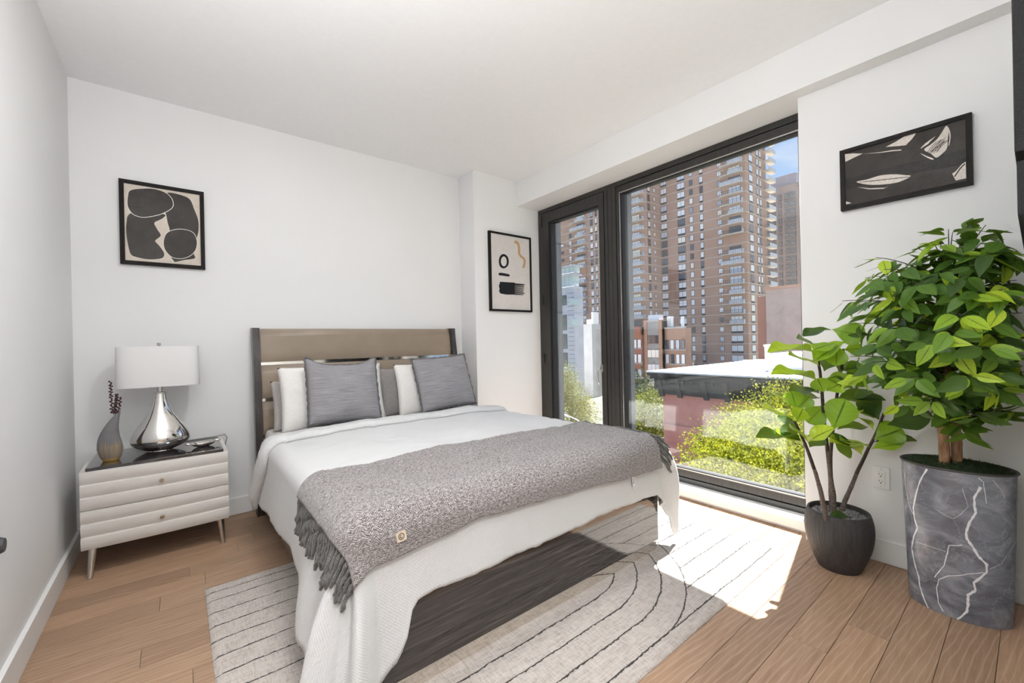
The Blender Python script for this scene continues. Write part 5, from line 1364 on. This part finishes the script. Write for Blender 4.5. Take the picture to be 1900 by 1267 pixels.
# --- pale modern building and grey wall at the left
XM = 62.0
y1, y0 = on_x(1014, 600, XM).y, on_x(1066, 600, XM).y; zt = on_x(1050, 495, XM).z
MODM = simple('pale_grey_cladding', (.58, .58, .64), .7, var=.08, sc=.6)
mo = thing('modern_building', (XM, (y0+y1)/2, -14), 'pale grey modern building with glass penthouse seen through the balcony door', 'building')
m = MB(); m.box(XM, XM+2.6, y0, y1+6, -14, on_x(1050, 536, XM).z); m.build('wall', MODM, mo)
MPANE = simple('dim_green_pane', (.16, .19, .17), .15, var=.4, sc=.5)
GL2 = simple('pale_green_glass', (.52, .62, .62), .08, var=.1, sc=.4, spec=.8)
for (a, b, c_, d_) in ((1032, 1064, 496, 510), (1032, 1062, 514, 534)):
    n_ = 4
    for q in range(n_):
        ya_ = on_x(a+(b-a)*q/n_, 600, XM).y; yb_ = on_x(a+(b-a)*(q+1)/n_, 600, XM).y
        m = MB(); m.box(XM+.4, XM+2.2, yb_+.04, ya_-.04, on_x(a, d_, XM).z, on_x(a, c_, XM).z); m.build('glass_panel', GL2, mo)
for q in (495, 511.5, 535): m = MB(); zz = on_x(1048, q, XM).z; m.box(XM-.1, XM+2.4, y0-.2, y1, zz-.15, zz+.15); m.build('ledge', MODM, mo)
for (c_, d_) in ((549, 567), (585, 613), (620, 647), (654, 680), (690, 716), (724, 750)):
    za_, zb_ = on_x(1040, c_, XM).z, on_x(1040, d_, XM).z; ya_, yb_ = on_x(1036, 600, XM).y, on_x(1052, 600, XM).y
    put(win_mesh(abs(ya_-yb_), za_-zb_, 'x', 2, 0, MPANE), 'window', (XM, (ya_+yb_)/2, zb_), mo)
for q in range(26):
    zz = on_x(1050, 545+q*8, XM).z; m = MB(); m.box(XM-.03, XM, on_x(1065.5, 600, XM).y, on_x(1054, 600, XM).y, zz-.03, zz+.03); m.build('cladding_joint', DARKF, mo)
for c_ in (566, 604):
    zz = on_x(1066, c_, XM).z; m = MB(); ya_ = on_x(1064, 600, XM).y; m.box(XM-1.2, XM+1, ya_-.8, ya_, zz, zz+1.3); m.build('glass_balcony', GL2, mo)
XG = 74.0; y1, y0 = on_x(1060, 600, XG).y, on_x(1098, 600, XG).y
PWALL = simple('pale_party_wall', (.50, .49, .47), .95, var=.12, sc=.4)
gw = thing('party_wall_building', (XG, (y0+y1)/2, -14), 'blank pale grey party wall beside the modern building', 'building')
m = MB(); m.box(XG, XG+3, y0, y1, -14, on_x(1080, 602, XG).z); m.build('wall', PWALL, gw)
m = MB(); zz = on_x(1090, 602, XG).z; m.box(XG+1, XG+2.8, y0+.5, y0+2.4, zz, zz+1.2); m.box(XG+.5, XG+2.5, y0+.02, y0+.5, zz, zz+2.8); m.build('roof_plant', SILLM, gw)
walkup(1098, 1112, 606, XG+4, OBRICK, 'narrow orange brick building edge beside the door mullion', 5, 1, 2.2, 1.0, 5, 3.6)
# --- near red stucco building with the dark cornice
XN = 17.0
REDW = M('red_stucco').set(rough=.9); g = REDW.noise(REDW.coord(), 1.2, 6, .65); REDW.col(REDW.ramp(g, [(.3, (.50, .19, .155)), (.5, (.58, .24, .20)), (.75, (.64, .30, .25))])); REDW = REDW.m
CORN = M('weathered_cornice').set(rough=.85); g = CORN.noise(CORN.coord(scale=(1, .25, 2)), 5, 6, .7); CORN.col(CORN.ramp(g, [(.3, (.02, .018, .016)), (.55, (.055, .048, .042)), (.78, (.20, .16, .13))])); CORN.bump(g, .6, .05); CORN = CORN.m
ROOFW = simple('white_roof_membrane', (.72, .72, .73), .7, var=.05, sc=.8)
yl = on_x(1231, 760, XN).y; yr = -9.0; zr_ = on_x(1240, 690, XN-.55).z
rd = thing('red_stucco_building', (XN, yl-4, -12), 'low red stucco building with dark bracketed cornice and white roof across the yard', 'building')
m = MB(); m.box(XN, XN+11.5, yr, yl, -12, zr_-.08); m.build('wall', REDW, rd)
ylc = on_x(1200, 688, XN-.55).y
m = MB(); m.box(XN-.6, XN+11.6, yr, ylc, zr_-.06, zr_); m.build('roof', ROOFW, rd)
m = MB(); m.box(XN-.58, XN, yr, ylc-.02, zr_-.20, zr_-.06); m.box(XN-.46, XN, yr, ylc-.10, zr_-.34, zr_-.20); m.box(XN-.30, XN, yr, ylc-.2, zr_-.80, zr_-.34); m.box(XN-.16, XN, yr, ylc-.3, zr_-1.02, zr_-.80); m.build('cornice', CORN, rd)
k = 0; y = yl-.05
while y > -6:
    m = MB(); big = k % 4 in (0, 1)
    if k % 2 == 0:
        m.add([(XN-.50, y-.10, zr_-.34), (XN-.50, y+.10, zr_-.34), (XN-.38, y+.10, zr_-.62), (XN-.38, y-.10, zr_-.62), (XN-.20, y-.10, zr_-1.12), (XN-.20, y+.10, zr_-1.12), (XN-.1, y-.1, zr_-1.12), (XN-.1, y+.1, zr_-1.12), (XN-.1, y-.1, zr_-.34), (XN-.1, y+.1, zr_-.34)],
              [(0, 1, 2, 3), (3, 2, 5, 4), (4, 5, 7, 6), (0, 3, 4, 6, 8), (1, 9, 7, 5, 2)]); m.build('bracket', CORN, rd); y -= .85 if k % 4 == 0 else 1.15
    else:
        pass
    k += 1
y = yl-.3
while y > -6: m = MB(); m.box(XN-.44, XN-.28, y-.07, y+.07, zr_-.50, zr_-.36, .02); m.build('dentil', CORN, rd); y -= .42
for (zz, dd_) in ((-2.35, .10), (-3.9, .12), (-5.6, .08)): m = MB(); m.box(XN-dd_, XN, yr, yl, zr_+zz-.12, zr_+zz); m.build('wall_band', REDW, rd)
pts = [on_z(x, y, zr_) for x, y in ((1340, 684), (1372, 690))]
m = MB(); V = []
for i in range(13):
    for j in range(7): x = XN+1.2+(i/12)*2.4; y = on_x(1341, 690, XN+2).y-(j/6)*.95; V.append((x, y, zr_+.32*math.sin(PI*min(1, max(0, j/6)))**.5*math.sin(PI*i/12)**.4+.05*N3(i*.7, j*.7)))
m.grid(V, 13, 7); m.build('tarp_hump', ROOFW, rd, smooth=True)
m = MB(); m.box(XN+4.2, XN+4.6, -9, on_x(1375, 690, XN+4).y, zr_, zr_+.32); m.build('parapet', ROOFW, rd)
pv = on_x(1424, 690, XN+2.0); m = MB(); m.tube([(pv.x, pv.y, zr_), (pv.x, pv.y, on_x(1424, 640, XN+2).z)], .09, 10); m.tube([(pv.x, pv.y, on_x(1424, 643, XN+2).z), (pv.x, pv.y, on_x(1424, 639, XN+2).z)], .13, 10); m.build('vent_pipe', ROOFW, rd, smooth=True, angle=40)
yb_ = on_x(1428, 670, XN+3.0).y; m = MB(); m.box(XN+3.0, XN+6, -9, yb_, zr_, on_x(1440, 656, XN+3).z); m.build('bulkhead', ROOFW, rd)
# --- ground and parked street
GRD = M('yard_ground').set(rough=.95); g = GRD.noise(GRD.coord(), .5, 5); GRD.col(GRD.ramp(g, [(.3, (.07, .08, .05)), (.7, (.16, .15, .13))])); GRD = GRD.m
m = MB(); m.box(3.6, 420, -220, 300, -12.4, -12); tag(m.build('ground_outside', GRD), 'street and yard ground far below the window', None, None, 'structure')
# --- trees
def tree_mat(name, cols):
    m = M(name).set(rough=.6, spec=.2); rn_ = m.noise(m.coord(), 2.4, 5, .7); c_ = m.ramp(rn_, cols); m.col(c_)
    tr_ = m.n('ShaderNodeBsdfTranslucent'); m.l(c_, tr_.inputs[0]); ms = m.n('ShaderNodeMixShader'); ms.inputs[0].default_value = .5
    m.l(m.b.outputs[0], ms.inputs[1]); m.l(tr_.outputs[0], ms.inputs[2]); m.l(ms.outputs[0], m.o.inputs[0]); return m.m
TY = tree_mat('yellow_green_leaves', [(.32, (.05, .075, .006)), (.5, (.26, .28, .010)), (.68, (.58, .55, .02))])
TG = tree_mat('fresh_green_leaves', [(.32, (.04, .055, .008)), (.5, (.18, .20, .015)), (.68, (.42, .42, .04))])
TP = tree_mat('pale_spring_leaves', [(.32, (.08, .085, .025)), (.5, (.24, .24, .055)), (.68, (.46, .44, .12))])
TD = tree_mat('deep_green_leaves', [(.3, (.016, .03, .014)), (.5, (.04, .065, .026)), (.7, (.08, .12, .04))])
def tree(lab, blobs, base, mat, nleaf, lsize, seed, twig=.05):
    r_ = random.Random(seed); base = Vector(base)
    t = thing('tree', base, lab, 'tree', 'trees in the yard')
    m = MB(); ctr = Vector(blobs[0][0])
    m.tube([base, base.lerp(ctr, .5)+Vector((.2, .1, 0)), ctr], [twig*2.2, twig*1.6, twig*.8], 8)
    for (c_, rr) in blobs[1:]: m.tube([base.lerp(ctr, .6), Vector(c_)], [twig, twig*.4], 6)
    m.build('trunk', BARK, t, smooth=True)
    m = MB(); vol = [rr[0]*rr[1]*rr[2] for _, rr in blobs]; tv_ = sum(vol)
    for (c_, rr), vv in zip(blobs, vol):
        c_ = Vector(c_)
        ncl = max(6, int(nleaf*vv/tv_/22))
        for _ in range(ncl):
            while True:
                q = Vector((r_.uniform(-1, 1), r_.uniform(-1, 1), r_.uniform(-1, 1)))
                if .30 < q.length < 1: break
            pc = c_+Vector((q.x*rr[0], q.y*rr[1], q.z*rr[2]))
            for _ in range(22):
                p = pc+Vector((r_.gauss(0, 1), r_.gauss(0, 1), r_.gauss(0, 1)))*lsize*2.6
                d = Vector((r_.uniform(-1, 1), r_.uniform(-1, 1), r_.uniform(-1, 1))).normalized(); s_ = d.orthogonal().normalized()
                L = lsize*r_.uniform(.6, 1.3); m.add([p, p+d*L*.5+s_*L*.32, p+d*L, p+d*L*.5-s_*L*.32], [(0, 1, 2, 3)])
    tag(m.build('foliage', mat, t), kind='stuff')
def B_(px, py, X, ry, rz, rx=None): p = on_x(px, py, X); return (p, (rx or ry, ry, rz))
g_ = on_x(1400, 840, 12)
tree('bright yellow green tree filling the lower right of the window', [B_(1440, 850, 11.5, 1.5, .75), B_(1360, 820, 12, 1.0, .55), B_(1480, 880, 11, 1.3, .8), B_(1340, 860, 11.5, 1.0, .7), B_(1410, 800, 12.4, .8, .5), B_(1490, 820, 12, .8, .6), B_(1420, 900, 10.5, 1.6, .8)], (12, g_.y, -12), TY, 26000, .085, 1)
tree('yellow green tree rising in front of the dark cornice', [B_(1440, 770, 14, .85, .65), B_(1455, 735, 14, .5, .4), B_(1390, 790, 14.2, .7, .45), B_(1365, 770, 14.3, .35, .25), B_(1480, 790, 13.6, .8, .7)], (14, on_x(1440, 800, 14).y, -12), TY, 11000, .085, 2)
tree('loose spring tree left of the red building', [B_(1210, 775, 24, 1.5, 1.5), B_(1195, 810, 23, 1.4, 1.3), B_(1222, 740, 24.5, .9, 1.0), B_(1185, 760, 24, 1.0, 1.0), B_(1205, 845, 22, 1.4, .9)], (24, on_x(1205, 800, 24).y, -12), TG, 16000, .12, 3, .09)
tree('dark green tree at the end of the street behind the loose spring tree', [B_(1185, 720, 60, 3.0, 2.5), B_(1170, 735, 60, 2.5, 2.5)], (60, on_x(1185, 720, 60).y, -12), TD, 3000, .4, 4, .15)
tree('pale spring street tree seen through the balcony door', [B_(1060, 735, 34, 1.9, 2.2), B_(1045, 715, 34, 1.6, 1.8), B_(1078, 755, 34, 1.6, 1.6), B_(1060, 770, 33, 2.0, 1.4), B_(1090, 775, 33, 1.2, .9), B_(1050, 690, 34.5, 1.1, .8)], (34, on_x(1060, 740, 34).y, -12), TP, 20000, .13, 5, .12)
sl = thing('street_lamp', (26, on_x(1086, 785, 26).y, -12), 'slim white curved street lamp below the balcony door', 'street lamp')
P_ = [on_x(x, y, 26) for x, y in ((1090, 800), (1082, 789), (1072, 780), (1060, 774), (1052, 771))]; P_ = [Vector((26, P_[0].y, -12))]+P_
m = MB(); m.tube(P_, [.09, .06, .05, .05, .05, .05], 8); m.build('pole', SILLM, sl, smooth=True)
h_ = on_x(1046, 770, 26); m = MB(); m.box(h_.x-.15, h_.x+.15, h_.y-.3, h_.y+.3, h_.z-.08, h_.z+.06, .04); m.build('lamp_head', SILLM, sl)
